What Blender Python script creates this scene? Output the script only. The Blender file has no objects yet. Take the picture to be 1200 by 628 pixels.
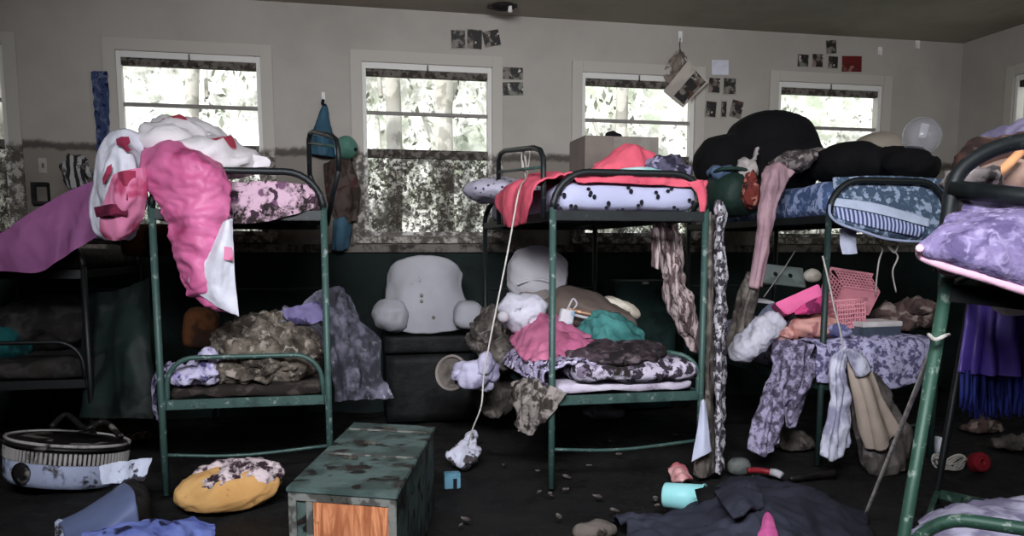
import bpy, bmesh, math, random
from math import radians, sin, cos, tan, pi
from mathutils import Vector, Matrix, Euler, noise

C = bpy.context.scene.collection
random.seed(7)

# ------------------------------------------------------------------ camera
FP = 980.0; TH = radians(7); HZ = 294.0; EH = 1.25
CYP = HZ + FP * tan(TH)
cam = bpy.data.objects.new('camera', bpy.data.cameras.new('camera'))
C.objects.link(cam)
cam.location = (0, 0, EH)
cam.rotation_euler = (radians(90) - TH, 0, 0)
cam.data.sensor_width = 36; cam.data.lens = FP / 1200 * 36
cam.data.shift_y = (CYP - 314) / 1200
cam.data.clip_start = 0.05
bpy.context.scene.camera = cam

def ray(u, v):
    a = (u - 600) / FP; b = -(v - CYP) / FP
    return Vector((a, cos(TH) + b * sin(TH), -sin(TH) + b * cos(TH)))
def W(u, v, Y):
    """point seen at (u, v) at distance Y into the room"""
    r = ray(u, v); k = Y / r.y
    return Vector((r.x * k, Y, EH + r.z * k))
def F(u, v, z=0.0):
    """point seen at (u, v) at height z"""
    r = ray(u, v); k = (z - EH) / r.z
    return Vector((r.x * k, r.y * k, z))
YAW = radians(12.3)
WO = Vector((.28, 6.9, 0)); WX = Vector((cos(YAW), sin(YAW), 0)); WN = Vector((-sin(YAW), cos(YAW), 0))
def wall(t, z, off=0.0):
    """point on the back wall; off > 0 comes into the room"""
    return WO + WX * t + Vector((0, 0, z)) - WN * off
def B(u, v, off=0.0):
    r = ray(u, v); o = Vector((0, 0, EH)); p0 = WO - WN * off
    k = (p0 - o).dot(WN) / r.dot(WN)
    return o + r * k
def px(Y):
    return Y / FP

# ------------------------------------------------------------------ materials
def S(r, g, b):
    f = lambda c: (c / 255 / 12.92) if c / 255 <= .04045 else ((c / 255 + .055) / 1.055) ** 2.4
    return (f(r), f(g), f(b), 1)
MUD = S(38, 33, 29)
class NT:
    def __init__(s, name):
        s.m = bpy.data.materials.new(name); s.m.use_nodes = True
        s.t = s.m.node_tree; s.t.nodes.clear()
        s.out = s.n('ShaderNodeOutputMaterial')
        s.tc = s.n('ShaderNodeTexCoord')
    def n(s, ty, **k):
        x = s.t.nodes.new(ty)
        for a, b in k.items(): setattr(x, a, b)
        return x
    def l(s, a, b): s.t.links.new(a, b)
    def set(s, node, inp, val):
        if hasattr(val, 'links') or hasattr(val, 'is_linked'): s.l(val, node.inputs[inp])
        else: node.inputs[inp].default_value = val
    def noise(s, scale, detail=4, rough=.6, vec=None, dist=0):
        x = s.n('ShaderNodeTexNoise'); x.inputs['Scale'].default_value = scale
        x.inputs['Detail'].default_value = detail; x.inputs['Roughness'].default_value = rough
        x.inputs['Distortion'].default_value = dist
        s.l(vec or s.tc.outputs['Object'], x.inputs['Vector']); return x.outputs[0]
    def ramp(s, fac, a, b):
        x = s.n('ShaderNodeMapRange'); x.interpolation_type = 'SMOOTHSTEP'
        s.l(fac, x.inputs[0]); x.inputs[1].default_value = a; x.inputs[2].default_value = b
        return x.outputs[0]
    def mix(s, fac, a, b):
        x = s.n('ShaderNodeMix', data_type='RGBA')
        s.set(x, 0, fac); s.set(x, 6, a); s.set(x, 7, b); return x.outputs[2]
    def math(s, op, a, b=0.0):
        x = s.n('ShaderNodeMath', operation=op); s.set(x, 0, a); s.set(x, 1, b); return x.outputs[0]
    def bsdf(s, col, rough=.9, metal=0, bump=None, bstr=.3, bdist=.02, spec=.3, alpha=None, trans=0):
        b = s.n('ShaderNodeBsdfPrincipled')
        s.set(b, 'Base Color', col); s.set(b, 'Roughness', rough); s.set(b, 'Metallic', metal)
        b.inputs['Specular IOR Level'].default_value = spec
        if trans: b.inputs['Transmission Weight'].default_value = trans
        if alpha is not None: s.set(b, 'Alpha', alpha)
        if bump is not None:
            k = s.n('ShaderNodeBump'); k.inputs['Strength'].default_value = bstr; k.inputs['Distance'].default_value = bdist
            s.l(bump, k.inputs['Height']); s.l(k.outputs[0], b.inputs['Normal'])
        s.l(b.outputs[0], s.out.inputs[0]); return s.m

def fab(name, c1, c2=None, kind='noise', scale=8, thr=.5, soft=.04, c3=None, mud=0, mudscale=4, mudcol=MUD, rough=.9, bump=.35, spec=.2, bscale=18, alpha=None, c3s=.04):
    t = NT(name)
    vec = t.tc.outputs['Object']
    if c2 is None: kind = 'plain'
    if kind == 'plain':
        n = t.noise(scale, 3); col = t.mix(t.ramp(n, .3, .7), c1, tuple(c * .78 for c in c1[:3]) + (1,))
    elif kind == 'noise':
        n = t.noise(scale, 3, .55); col = t.mix(t.ramp(n, thr - soft, thr + soft), c1, c2)
        if c3: col = t.mix(t.ramp(t.noise(scale * 1.7, 2, .5, dist=.6), .60 - c3s, .60 + c3s), col, c3)
    elif kind == 'streak':
        mp = t.n('ShaderNodeMapping'); mp.inputs['Scale'].default_value = (1, 1, .16); t.l(vec, mp.inputs['Vector'])
        n = t.noise(scale, 4, .6, mp.outputs[0], .8); col = t.mix(t.ramp(n, thr - soft, thr + soft), c1, c2)
        if c3: col = t.mix(t.ramp(t.noise(scale * 1.7, 3, .5, mp.outputs[0], .8), .56, .64), col, c3)
    elif kind == 'flower':
        d = t.n('ShaderNodeVectorMath', operation='ADD'); nn = t.n('ShaderNodeTexNoise'); nn.inputs['Scale'].default_value = scale * .8
        t.l(vec, nn.inputs['Vector'])
        sc = t.n('ShaderNodeVectorMath', operation='SCALE'); t.l(nn.outputs['Color'], sc.inputs[0]); sc.inputs['Scale'].default_value = .9 / scale
        t.l(vec, d.inputs[0]); t.l(sc.outputs[0], d.inputs[1])
        v = t.n('ShaderNodeTexVoronoi'); v.inputs['Scale'].default_value = scale; t.l(d.outputs[0], v.inputs['Vector'])
        col = t.mix(t.ramp(v.outputs['Distance'], thr - soft, thr + soft), c2, c1)
        if c3: col = t.mix(t.ramp(t.noise(scale * 2.2, 3, .6, dist=.8), .54, .6), col, c3)
    elif kind == 'spots':
        v = t.n('ShaderNodeTexVoronoi'); v.inputs['Scale'].default_value = scale; v.inputs['Randomness'].default_value = .75; t.l(vec, v.inputs['Vector'])
        col = t.mix(t.ramp(v.outputs['Distance'], thr - soft, thr + soft), c2, c1)
        if c3: col = t.mix(t.ramp(t.noise(scale * .9, 1), .54, .58), col, c3)
    elif kind == 'stripe':
        w = t.n('ShaderNodeTexWave'); w.inputs['Scale'].default_value = scale; w.inputs['Distortion'].default_value = 1.5; w.inputs['Detail'].default_value = 2
        t.l(vec, w.inputs['Vector']); col = t.mix(t.ramp(w.outputs['Fac'], thr - soft, thr + soft), c1, c2)
        if c3: col = t.mix(t.ramp(t.noise(scale * 2, 2), .56, .6), col, c3)
    if mud:
        a = .67 - .42 * mud
        col = t.mix(t.ramp(t.noise(mudscale, 6, .68), a, a + .13), col, mudcol)
    return t.bsdf(col, rough, bump=t.noise(bscale, 4, .6), bstr=bump, bdist=.02, spec=spec, alpha=alpha)

def metal(name, c1, c2, amount=.55, rough=.5):
    t = NT(name)
    col = t.mix(t.ramp(t.noise(26, 5, .7), amount, amount + .08), c1, c2)
    col = t.mix(t.ramp(t.noise(6, 4, .7), .55, .68), col, tuple(c * .5 for c in c1[:3]) + (1,))
    return t.bsdf(col, rough, .15, bump=t.noise(60, 3), bstr=.15, bdist=.003, spec=.4)
def clearmat(name, col, alpha=.25, rough=.2, blotch=0):
    t = NT(name); b = t.n('ShaderNodeBsdfPrincipled')
    b.inputs['Base Color'].default_value = col; b.inputs['Roughness'].default_value = rough
    if blotch: t.l(t.math('ADD', t.math('MULTIPLY', t.ramp(t.noise(blotch, 5, .7), .42, .62), .4), alpha), b.inputs['Alpha'])
    else: b.inputs['Alpha'].default_value = alpha
    t.l(b.outputs[0], t.out.inputs[0]); return t.m

# ------------------------------------------------------------------ object helpers
def tag(o, label=None, cat=None, group=None, kind=None):
    if label: o['label'] = label
    if cat: o['category'] = cat
    if group: o['group'] = group
    if kind: o['kind'] = kind
    return o
def empty(name, loc, label, cat, group=None, rz=0, rot=None):
    o = bpy.data.objects.new(name, None); C.objects.link(o); o.empty_display_size = .1
    o.location = loc; o.rotation_euler = rot or (0, 0, rz)
    return tag(o, label, cat, group)
def link(name, bm, mat, parent=None, local=False, smooth=True, origin=True):
    """one mesh object; world coordinates unless local"""
    me = bpy.data.meshes.new(name)
    bmesh.ops.recalc_face_normals(bm, faces=bm.faces)
    bm.to_mesh(me); bm.free()
    for m in (mat if isinstance(mat, (list, tuple)) else [mat]): me.materials.append(m)
    if smooth:
        for p in me.polygons: p.use_smooth = True
    o = bpy.data.objects.new(name, me); C.objects.link(o)
    if parent is not None:
        o.parent = parent
        if not local:
            mw = Matrix.LocRotScale(parent.location, parent.rotation_euler, None)
            if parent.parent is not None:
                q = parent.parent; mw = Matrix.LocRotScale(q.location, q.rotation_euler, None) @ mw
            me.transform(mw.inverted())
    elif origin:
        xs = [v.co for v in me.vertices]
        c = Vector(((min(p.x for p in xs) + max(p.x for p in xs)) / 2, (min(p.y for p in xs) + max(p.y for p in xs)) / 2, min(p.z for p in xs)))
        me.transform(Matrix.Translation(-c)); o.location = c
    return o
def thing(name, bm, mat, label, cat, group=None, kind=None, smooth=True):
    return tag(link(name, bm, mat, smooth=smooth), label, cat, group, kind)
def solid(o, t, off=0):
    m = o.modifiers.new('thickness', 'SOLIDIFY'); m.thickness = t; m.offset = off; return o

_RS = {}
def rid(p, freq, seed, octv=3, an=None):
    """cloth creases, about -0.5..0.5: long warped ridges; an = 'v' runs them down, 'h' across"""
    if an == 'v': q = Vector((p.x, p.y, p.z * .38))
    elif an == 'h': q = Vector((p.x * .42, p.y * .6, p.z * 1.15))
    else:
        R = _RS.get(seed)
        if R is None: R = _RS[seed] = Euler((seed * 1.1, seed * 2.3, seed * .7)).to_matrix()
        q = R @ p; q = Vector((q.x, q.y * .45, q.z * .8))
    q = q * freq + Vector((seed * 3.7, seed * 1.3, seed * 2.1))
    q = q + noise.noise_vector(q * .55) * .7
    s = 0; a = 1; tot = 0
    for i in range(octv):
        s += a * (1 - 2.4 * abs(noise.noise(q))); tot += a; a *= .5; q = q * 2.1 + Vector((5.2, 1.3, 9.1))
    return s / tot - .55
def catmull(P, n):
    k = len(P)
    if k == 1: return [P[0].copy() for _ in range(n)]
    out = []
    for i in range(n):
        x = i / (n - 1) * (k - 1); j = min(int(x), k - 2); t = x - j
        p1, p2 = P[j], P[j + 1]; p0 = P[j - 1] if j > 0 else p1 * 2 - p2; p3 = P[j + 2] if j + 2 < k else p2 * 2 - p1
        out.append(.5 * ((2 * p1) + (p2 - p0) * t + (2 * p0 - 5 * p1 + 4 * p2 - p3) * t * t + (3 * p1 - p0 - 3 * p2 + p3) * t ** 3))
    return out
def sheet(rows, nu=44, nv=54, wr=.02, freq=5, seed=1, fold=0, nf=5, bm=None, edge=.0, an='v'):
    """cloth through a net of control points; wr crumples it, fold adds hanging pleats across the rows"""
    bm = bm or bmesh.new()
    rs = [catmull([Vector(p) for p in r], nu) for r in rows]
    cols = [catmull([rs[j][i] for j in range(len(rs))], nv) for i in range(nu)]
    G = [[cols[i][j] for i in range(nu)] for j in range(nv)]
    V = []
    for j in range(nv):
        line = []
        for i in range(nu):
            a = G[j][max(i - 1, 0)]; b = G[j][min(i + 1, nu - 1)]; c = G[max(j - 1, 0)][i]; d = G[min(j + 1, nv - 1)][i]
            n = (b - a).cross(d - c)
            n = n.normalized() if n.length > 1e-9 else Vector((0, -1, 0))
            p = G[j][i]
            if n.dot(Vector((0, 0, EH)) - p) < 0: n = -n
            d = wr * rid(p, freq, seed, 3, an) * 1.6
            if fold: d += fold * sin(i / (nu - 1) * nf * 2 * pi + 2.5 * noise.noise(p * 3 + Vector((seed, 0, 0)))) * min(1, .25 + j / nv)
            q = p + n * d
            if edge and (i in (0, nu - 1) or j in (0, nv - 1)):
                q = q + Vector((noise.noise(p * 25), 0, noise.noise(p * 25 + Vector((9, 9, 9))))) * edge
            line.append(bm.verts.new(q))
        V.append(line)
    for j in range(nv - 1):
        for i in range(nu - 1):
            bm.faces.new((V[j][i], V[j][i + 1], V[j + 1][i + 1], V[j + 1][i]))
    return bm
def blob(c, r, rot=(0, 0, 0), wr=.03, freq=5, seed=1, sub=4, bm=None, flat=None, sq=1.0, octv=4):
    """lump of cloth: ellipsoid with creases; flat cuts it off at a floor height"""
    bm = bm or bmesh.new(); c = Vector(c); R = Euler(rot).to_matrix()
    g = bmesh.ops.create_icosphere(bm, subdivisions=sub, radius=1)['verts']
    for v in g:
        n = v.co.normalized()
        if sq != 1: n2 = Vector([math.copysign(abs(k) ** sq, k) for k in n])
        else: n2 = n
        p = R @ Vector((n2.x * r[0], n2.y * r[1], n2.z * r[2])) + c
        nn = R @ Vector((n.x / r[0], n.y / r[1], n.z / r[2])).normalized()
        p = p + nn * wr * rid(p, freq, seed, octv) * 1.6
        if flat is not None and p.z < flat: p.z = flat + (p.z - flat) * .02
        v.co = p
    return bm
def rbox(size, r=.03, cuts=8, M=None, bm=None, wr=0, freq=4, seed=1):
    """box with rounded edges, size = full extents, centred at M's origin"""
    bm = bm or bmesh.new(); M = M or Matrix.Identity(4)
    h = Vector(size) / 2; r = min(r, min(h) * .999)
    b2 = bmesh.new(); bmesh.ops.create_cube(b2, size=2)
    bmesh.ops.subdivide_edges(b2, edges=b2.edges, cuts=cuts, use_grid_fill=True)
    idx = {}
    for v in b2.verts:
        # push the grid lines towards the edges so that the rounding is smooth
        q = Vector([math.copysign(abs(k) ** .6, k) for k in v.co])
        p = Vector([q[i] * h[i] for i in range(3)])
        inn = Vector([max(-(h[i] - r), min(h[i] - r, p[i])) for i in range(3)])
        d = p - inn
        p = inn + (d.normalized() * r if d.length > 1e-9 else d)
        w = M @ p
        if wr: w = w + (M.to_3x3() @ (d.normalized() if d.length > 1e-9 else Vector((0, 0, 1)))) * wr * rid(w, freq, seed) * 1.6
        idx[v] = bm.verts.new(w)
    for f in b2.faces: bm.faces.new([idx[v] for v in f.verts])
    b2.free(); return bm
def box(a, b, bm=None, M=None, bev=0):
    bm = bm or bmesh.new(); M = M or Matrix.Identity(4)
    b2 = bmesh.new(); bmesh.ops.create_cube(b2, size=1)
    for v in b2.verts: v.co = Vector([(a[i] + b[i]) / 2 + v.co[i] * (b[i] - a[i]) for i in range(3)])
    if bev: bmesh.ops.bevel(b2, geom=b2.edges[:], offset=bev, segments=2, affect='EDGES')
    idx = {v: bm.verts.new(M @ v.co) for v in b2.verts}
    for f in b2.faces: bm.faces.new([idx[v] for v in f.verts])
    b2.free(); return bm
def tube(P, r, seg=10, bm=None, cap=True, n=None):
    """round bar through points; r number or list"""
    bm = bm or bmesh.new(); P = [Vector(p) for p in P]
    if n: P = catmull(P, n)
    k = len(P); rr = r if isinstance(r, (list, tuple)) else [r] * k
    if len(rr) != k: rr = [rr[0] + (rr[-1] - rr[0]) * i / (k - 1) for i in range(k)]
    prev = None; rings = []
    for i in range(k):
        t = (P[min(i + 1, k - 1)] - P[max(i - 1, 0)]).normalized()
        if prev is None: x = t.orthogonal().normalized()
        else:
            x = prev - t * prev.dot(t); x = x.normalized() if x.length > 1e-6 else t.orthogonal().normalized()
        prev = x; y = t.cross(x)
        rings.append([bm.verts.new(P[i] + (x * cos(2 * pi * j / seg) + y * sin(2 * pi * j / seg)) * rr[i]) for j in range(seg)])
    for a, b in zip(rings, rings[1:]):
        for j in range(seg): bm.faces.new((a[j], a[(j + 1) % seg], b[(j + 1) % seg], b[j]))
    if cap: bm.faces.new(rings[0][::-1]); bm.faces.new(rings[-1])
    return bm
def lathe(prof, seg=48, M=None, bm=None, wob=0):
    bm = bm or bmesh.new(); M = M or Matrix.Identity(4); R = []
    for (r, z) in prof:
        R.append([bm.verts.new(M @ Vector((r * cos(2 * pi * j / seg) * (1 + wob * (j % 2)), r * sin(2 * pi * j / seg) * (1 + wob * (j % 2)), z))) for j in range(seg)])
    for a, b in zip(R, R[1:]):
        for j in range(seg): bm.faces.new((a[j], a[(j + 1) % seg], b[(j + 1) % seg], b[j]))
    return bm
def TM(loc, rot=(0, 0, 0)): return Matrix.LocRotScale(Vector(loc), Euler(rot), None)

# ------------------------------------------------------------------ palette
M = {}
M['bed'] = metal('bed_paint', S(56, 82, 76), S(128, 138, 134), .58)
M['bed_dark'] = metal('bed_paint_silhouette', S(22, 27, 28), S(58, 58, 55), .60)  # bed paint darkened to read as silhouette; the shade is in the colour
M['bed_in_dark'] = metal('bed_paint_in_dark', S(14, 16, 16), S(30, 30, 29), .62)  # bed paint blackened for the dark far left; shade put into the colour
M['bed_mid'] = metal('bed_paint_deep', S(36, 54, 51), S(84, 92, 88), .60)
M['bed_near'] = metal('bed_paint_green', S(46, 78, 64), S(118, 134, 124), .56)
M['cord'] = fab('cord', S(190, 185, 178), mud=.2, mudscale=30)
M['black'] = fab('black_cloth', S(13, 13, 15), S(8, 8, 10), scale=6, bump=.2)
M['white'] = fab('white_cloth', S(205, 203, 214), mud=.18, mudscale=12)
# ================================================================== THE SETTING
ZC = 3.08                       # ceiling
TL, TR = -5.3, 3.82             # back wall runs between these
WIN = [(-4.94, -3.93), (-3.20, -2.20), (-1.46, -.45), (.29, 1.27), (2.03, 3.03)]
Z0, Z1 = 1.37, 2.68             # sill and head
def wallmat(name, flood=True):
    t = NT(name); g = t.n('ShaderNodeNewGeometry'); sx = t.n('ShaderNodeSeparateXYZ'); t.l(g.outputs['Position'], sx.inputs[0]); z = sx.outputs[2]
    pos = g.outputs['Position']
    col = t.mix(t.ramp(t.noise(1.3, 4, .6, pos), .35, .7), S(170, 164, 155), S(157, 151, 142))
    if flood:
        # the silt line of the flood: level, with ragged brown grime below it
        zz = t.math('ADD', z, t.math('MULTIPLY', t.math('SUBTRACT', t.noise(7, 5, .7, pos), .5), .10))
        below = t.ramp(zz, 2.05, 1.97)
        gr = t.mix(t.ramp(t.noise(7, 6, .7, pos), .34, .70), S(104, 97, 88), S(66, 59, 53))
        gr = t.mix(t.ramp(z, 2.0, 1.45), S(116, 108, 98), gr)
        col = t.mix(t.math('MULTIPLY', below, .8), col, gr)
        line = t.math('MULTIPLY', t.ramp(zz, 1.955, 1.985), t.ramp(zz, 2.04, 2.005))
        col = t.mix(t.math('MULTIPLY', line, .75), col, S(40, 35, 31))
    low = t.ramp(z, 1.245, 1.24)
    gw = t.mix(t.ramp(t.noise(3, 5, .7, pos), .4, .7), S(21, 34, 31), S(13, 17, 16))
    col = t.mix(low, col, gw)
    return t.bsdf(col, .85, bump=t.noise(20, 4, .6, pos), bstr=.08, bdist=.02)
M['wall'] = wallmat('painted_wall_with_flood_line')
def struct(name, bm, mat, smooth=False, parent=None):
    o = link(name, bm, mat, parent=parent, smooth=smooth)
    if parent is None: o['kind'] = 'structure'
    return o
def wall_cells(o, ax, t0, t1, zt, holes, th, nrm):
    """wall slab with rectangular holes; nrm points out of the room"""
    bm = bmesh.new()
    ts = sorted({t0, t1, *[h[0] for h in holes], *[h[1] for h in holes]}); zs = sorted({-.1, zt, *[h[2] for h in holes], *[h[3] for h in holes]})
    P = lambda t, z, d: o + ax * t + Vector((0, 0, z)) + nrm * d
    for a, b in zip(ts, ts[1:]):
        for c, d in zip(zs, zs[1:]):
            if any(h[0] - 1e-6 <= a and b <= h[1] + 1e-6 and h[2] - 1e-6 <= c and d <= h[3] + 1e-6 for h in holes): continue
            v = [bm.verts.new(P(t, z, k)) for k in (0, th) for (t, z) in ((a, c), (b, c), (b, d), (a, d))]
            for f in ((0, 1, 2, 3), (4, 5, 6, 7), (0, 1, 5, 4), (1, 2, 6, 5), (2, 3, 7, 6), (3, 0, 4, 7)): bm.faces.new([v[i] for i in f])
    bmesh.ops.remove_doubles(bm, verts=bm.verts, dist=1e-4)
    seen = {}                     # drop the inner faces between cells
    for f in bm.faces:
        seen.setdefault(tuple(sorted(v.index for v in f.verts)), []).append(f)
    bm.verts.index_update(); seen = {}
    for f in bm.faces: seen.setdefault(tuple(sorted(v.index for v in f.verts)), []).append(f)
    bmesh.ops.delete(bm, geom=[f for l in seen.values() if len(l) > 1 for f in l], context='FACES_ONLY')
    return bm
struct('wall_back', wall_cells(WO, WX, TL, TR, ZC, [(a, b, Z0, Z1) for a, b in WIN], .12, WN), M['wall'])
cR = wall(TR, 0); cL = wall(TL, 0)
RX = (-WN); RN = WX              # right wall runs from the corner towards the camera
RW = [(.62, 1.62)]
struct('wall_right', wall_cells(cR, RX, -.12, 10.5, ZC, [(a, b, Z0, Z1) for a, b in RW], .12, RN), M['wall'])
struct('wall_left', wall_cells(cL, RX, -.12, 10.5, ZC, [], .12, -WX), M['wall'])
struct('wall_front', wall_cells(cL + RX * 10.5, WX, -.12, TR - TL + .12, ZC, [], .12, -WN), M['wall'])
t = NT('ceiling_paint'); g = t.n('ShaderNodeNewGeometry')
M['ceil'] = t.bsdf(t.mix(t.ramp(t.noise(1.5, 4, .6, g.outputs['Position']), .35, .7), S(178, 171, 157), S(160, 153, 140)), .9)
bm = bmesh.new()
q = [cL - WX * .5 + WN * .3, cR + WX * .5 + WN * .3, cR + WX * .5 + RX * 10.9, cL - WX * .5 + RX * 10.9]
vs = [bm.verts.new((p.x, p.y, z)) for z in (ZC, ZC + .15) for p in q]
for f in ((0, 1, 2, 3), (4, 5, 6, 7), (0, 1, 5, 4), (1, 2, 6, 5), (2, 3, 7, 6), (3, 0, 4, 7)): bm.faces.new([vs[i] for i in f])
struct('ceiling', bm, M['ceil'])
# floor: a skin of wet black silt with clods
t = NT('floor_silt'); g = t.n('ShaderNodeNewGeometry'); P_ = g.outputs['Position']
c = t.mix(t.ramp(t.noise(4, 8, .75, P_), .45, .68), S(10, 9, 9), S(32, 27, 24))
c = t.mix(t.ramp(t.noise(28, 5, .7, P_), .60, .68), c, S(58, 48, 42))
c = t.mix(t.ramp(t.noise(55, 3, .6, P_), .70, .73), c, S(104, 98, 92))
M['floor'] = t.bsdf(c, t.mix(t.ramp(t.noise(3, 4, .6, P_), .4, .65), (.85, .85, .85, 1), (.42, .42, .42, 1)), bump=t.noise(34, 8, .8, P_), bstr=.9, bdist=.05, spec=.35)
bm = bmesh.new(); nx, ny = 150, 150
x0 = cL - WX * .1 + WN * .05; 
G = []
for j in range(ny + 1):
    L_ = []
    for i in range(nx + 1):
        p = x0 + WX * ((TR - TL + .2) * i / nx) + RX * (10.6 * (j / ny) ** 1.3)
        z = -.02 + .05 * noise.fractal(p * 1.6, 1, 2, 5) * .5 + .02 * noise.noise(p * 9)
        L_.append(bm.verts.new((p.x, p.y, min(z, .012))))
    G.append(L_)
for j in range(ny):
    for i in range(nx): bm.faces.new((G[j][i], G[j][i + 1], G[j + 1][i + 1], G[j + 1][i]))
struct('floor', bm, M['floor'], smooth=True)
# ledge on top of the dark green wainscot
t = NT('ledge_paint'); g = t.n('ShaderNodeNewGeometry')
M['ledge'] = t.bsdf(t.mix(t.ramp(t.noise(8, 6, .75, g.outputs['Position']), .44, .6), S(112, 106, 98), S(46, 41, 37)), .8)
struct('trim_1', box((TL, -.035, 1.24), (TR, .0, 1.30), M=Matrix.Translation(WO) @ Matrix.Rotation(YAW, 4, 'Z')), M['ledge'])
struct('trim_2', box((0, -.035, 1.24), (10, 0, 1.30), M=Matrix.Translation(cR) @ Matrix.Rotation(YAW - pi / 2, 4, 'Z')), M['ledge'])
# windows: casing, outer frame, head rail, muntin, sash rail, panes
t = NT('window_casing_paint'); g = t.n('ShaderNodeNewGeometry'); sx = t.n('ShaderNodeSeparateXYZ'); t.l(g.outputs['Position'], sx.inputs[0])
mudz = t.ramp(sx.outputs[2], 2.04, 1.97)
def mudded(base, dirt): 
    return t.mix(t.math('MULTIPLY', mudz, t.ramp(t.noise(14, 5, .75, g.outputs['Position']), .38, .55)), base, dirt)
M['casing'] = t.bsdf(mudded(S(178, 172, 162), S(78, 71, 63)), .7)
t = NT('window_frame_white'); g = t.n('ShaderNodeNewGeometry'); sx = t.n('ShaderNodeSeparateXYZ'); t.l(g.outputs['Position'], sx.inputs[0])
mudz = t.ramp(sx.outputs[2], 2.04, 1.97)
M['wframe'] = t.bsdf(mudded(S(214, 211, 204), S(88, 80, 72)), .55)
M['wbar'] = fab('window_bar_grey', S(140, 136, 130), rough=.6)
M['wseal'] = fab('window_seal_dark', S(104, 98, 92), S(60, 55, 50), scale=20, mud=.3, mudscale=15)
t = NT('window_glass')
tr = t.n('ShaderNodeBsdfTransparent'); gl = t.n('ShaderNodeBsdfGlossy'); gl.inputs['Roughness'].default_value = .05
mx = t.n('ShaderNodeMixShader'); mx.inputs[0].default_value = .05
t.l(tr.outputs[0], mx.inputs[1]); t.l(gl.outputs[0], mx.inputs[2]); t.l(mx.outputs[0], t.out.inputs[0]); M['glass'] = t.m
t = NT('window_glass_mud'); g = t.n('ShaderNodeNewGeometry'); P_ = g.outputs['Position']
tr = t.n('ShaderNodeBsdfTransparent'); df = t.n('ShaderNodeBsdfDiffuse'); df.inputs['Color'].default_value = S(58, 51, 45)
mx = t.n('ShaderNodeMixShader')
a = t.ramp(t.noise(27, 8, .85, P_), .47, .51); b = t.ramp(t.noise(5, 5, .7, P_), .62, .42)
t.l(t.math('MAXIMUM', t.math('MULTIPLY', a, .95), t.math('SUBTRACT', .92, t.math('MULTIPLY', b, .92))), mx.inputs[0])
t.l(tr.outputs[0], mx.inputs[1]); t.l(df.outputs[0], mx.inputs[2]); t.l(mx.outputs[0], t.out.inputs[0]); M['mudglass'] = t.m
def window(k, o, ang, a, b):
    """a and b along the wall whose origin is o and direction ang; -y is into the room"""
    Mx = Matrix.Translation(o) @ Matrix.Rotation(ang, 4, 'Z')
    bm = bmesh.new(); w = .085                       # casing boards
    for (p, q) in (((a - w, -.02, Z0 - .03), (a, .0, Z1 + w)), ((b, -.02, Z0 - .03), (b + w, 0, Z1 + w)), ((a, -.02, Z1), (b, 0, Z1 + w)), ((a - w, -.035, Z0 - .06), (b + w, 0, Z0 - .01))):
        box(p, q, bm, Mx, .004)
    root = struct('window_%d' % k, bm, M['casing'])
    bm = bmesh.new(); f = .032
    for (p, q) in (((a, .0, Z0), (a + f, .07, Z1)), ((b - f, 0, Z0), (b, .07, Z1)), ((a + f, 0, Z1 - .045), (b - f, .07, Z1)), ((a + f, 0, Z0), (b - f, .07, Z0 + .03))): box(p, q, bm, Mx, .003)
    link('window_frame', bm, M['wframe'], root, smooth=False)
    link('head_rail', box((a + f, .015, Z1 - .095), (b - f, .07, Z1 - .045), None, Mx), M['wseal'], root, smooth=False)
    zs = 2.005; zm = 2.31
    bm = box((a + f, .02, zm - .012), (b - f, .06, zm + .012), None, Mx); link('muntin', bm, M['wbar'], root, smooth=False)
    bm = box((a + f, .01, zs - .035), (b - f, .065, zs + .03), None, Mx); link('sash_rail', bm, M['wseal'], root, smooth=False)
    bm = box(((a + b) / 2 - .006, -.004, Z1 - .05), ((a + b) / 2 + .006, .005, Z1 - .005), None, Mx); link('latch', bm, M['wseal'], root, smooth=False)
    def pane(z0, z1, m):
        bm = bmesh.new(); v = [bm.verts.new(Mx @ Vector(p)) for p in ((a + f, .04, z0), (b - f, .04, z0), (b - f, .04, z1), (a + f, .04, z1))]; bm.faces.new(v)
        link('pane', bm, m, root, smooth=False)
    pane(zs + .03, zm - .012, M['glass']); pane(zm + .012, Z1 - .095, M['glass']); pane(Z0 + .03, zs - .035, M['mudglass'])
for k, (a, b) in enumerate(WIN): window(k + 1, WO, YAW, a, b)
window(6, cR, YAW - pi / 2, *RW[0])

# ------------------------------------------------------------------ outside: a sunlit leafy bank with pale trunks
t = NT('leafy_bank'); g = t.n('ShaderNodeNewGeometry'); P_ = g.outputs['Position']
c = t.mix(t.ramp(t.noise(3.2, 6, .7, P_), .38, .62), S(246, 246, 242), S(158, 160, 152))
c = t.mix(t.ramp(t.noise(9, 5, .7, P_), .56, .64), c, S(112, 112, 108))
c = t.mix(t.ramp(t.noise(5, 4, .6, P_, .8), .60, .72), c, S(250, 250, 246))
c = t.mix(t.math('MULTIPLY', t.ramp(t.noise(.8, 3, .6, P_), .5, .62), .3), c, S(208, 228, 194))
M['bank'] = t.bsdf(c, .95)
bm = bmesh.new(); G = []
for j in range(61):
    L_ = []
    for i in range(141):
        s = -9 + 20 * i / 140; h = j / 60
        p = WO + WX * s + WN * (2.2 + 3.8 * h) + Vector((0, 0, .2 + 8.5 * h ** .9))
        L_.append(bm.verts.new(p + (WN * -1 + Vector((0, 0, .6))) * (.45 * noise.fractal(p * .9, 1, 2, 5))))
    G.append(L_)
for j in range(60):
    for i in range(140): bm.faces.new((G[j][i], G[j][i + 1], G[j + 1][i + 1], G[j + 1][i]))
o = struct('hillside', bm, M['bank'], smooth=True)
bm = bmesh.new(); G = []
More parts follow.
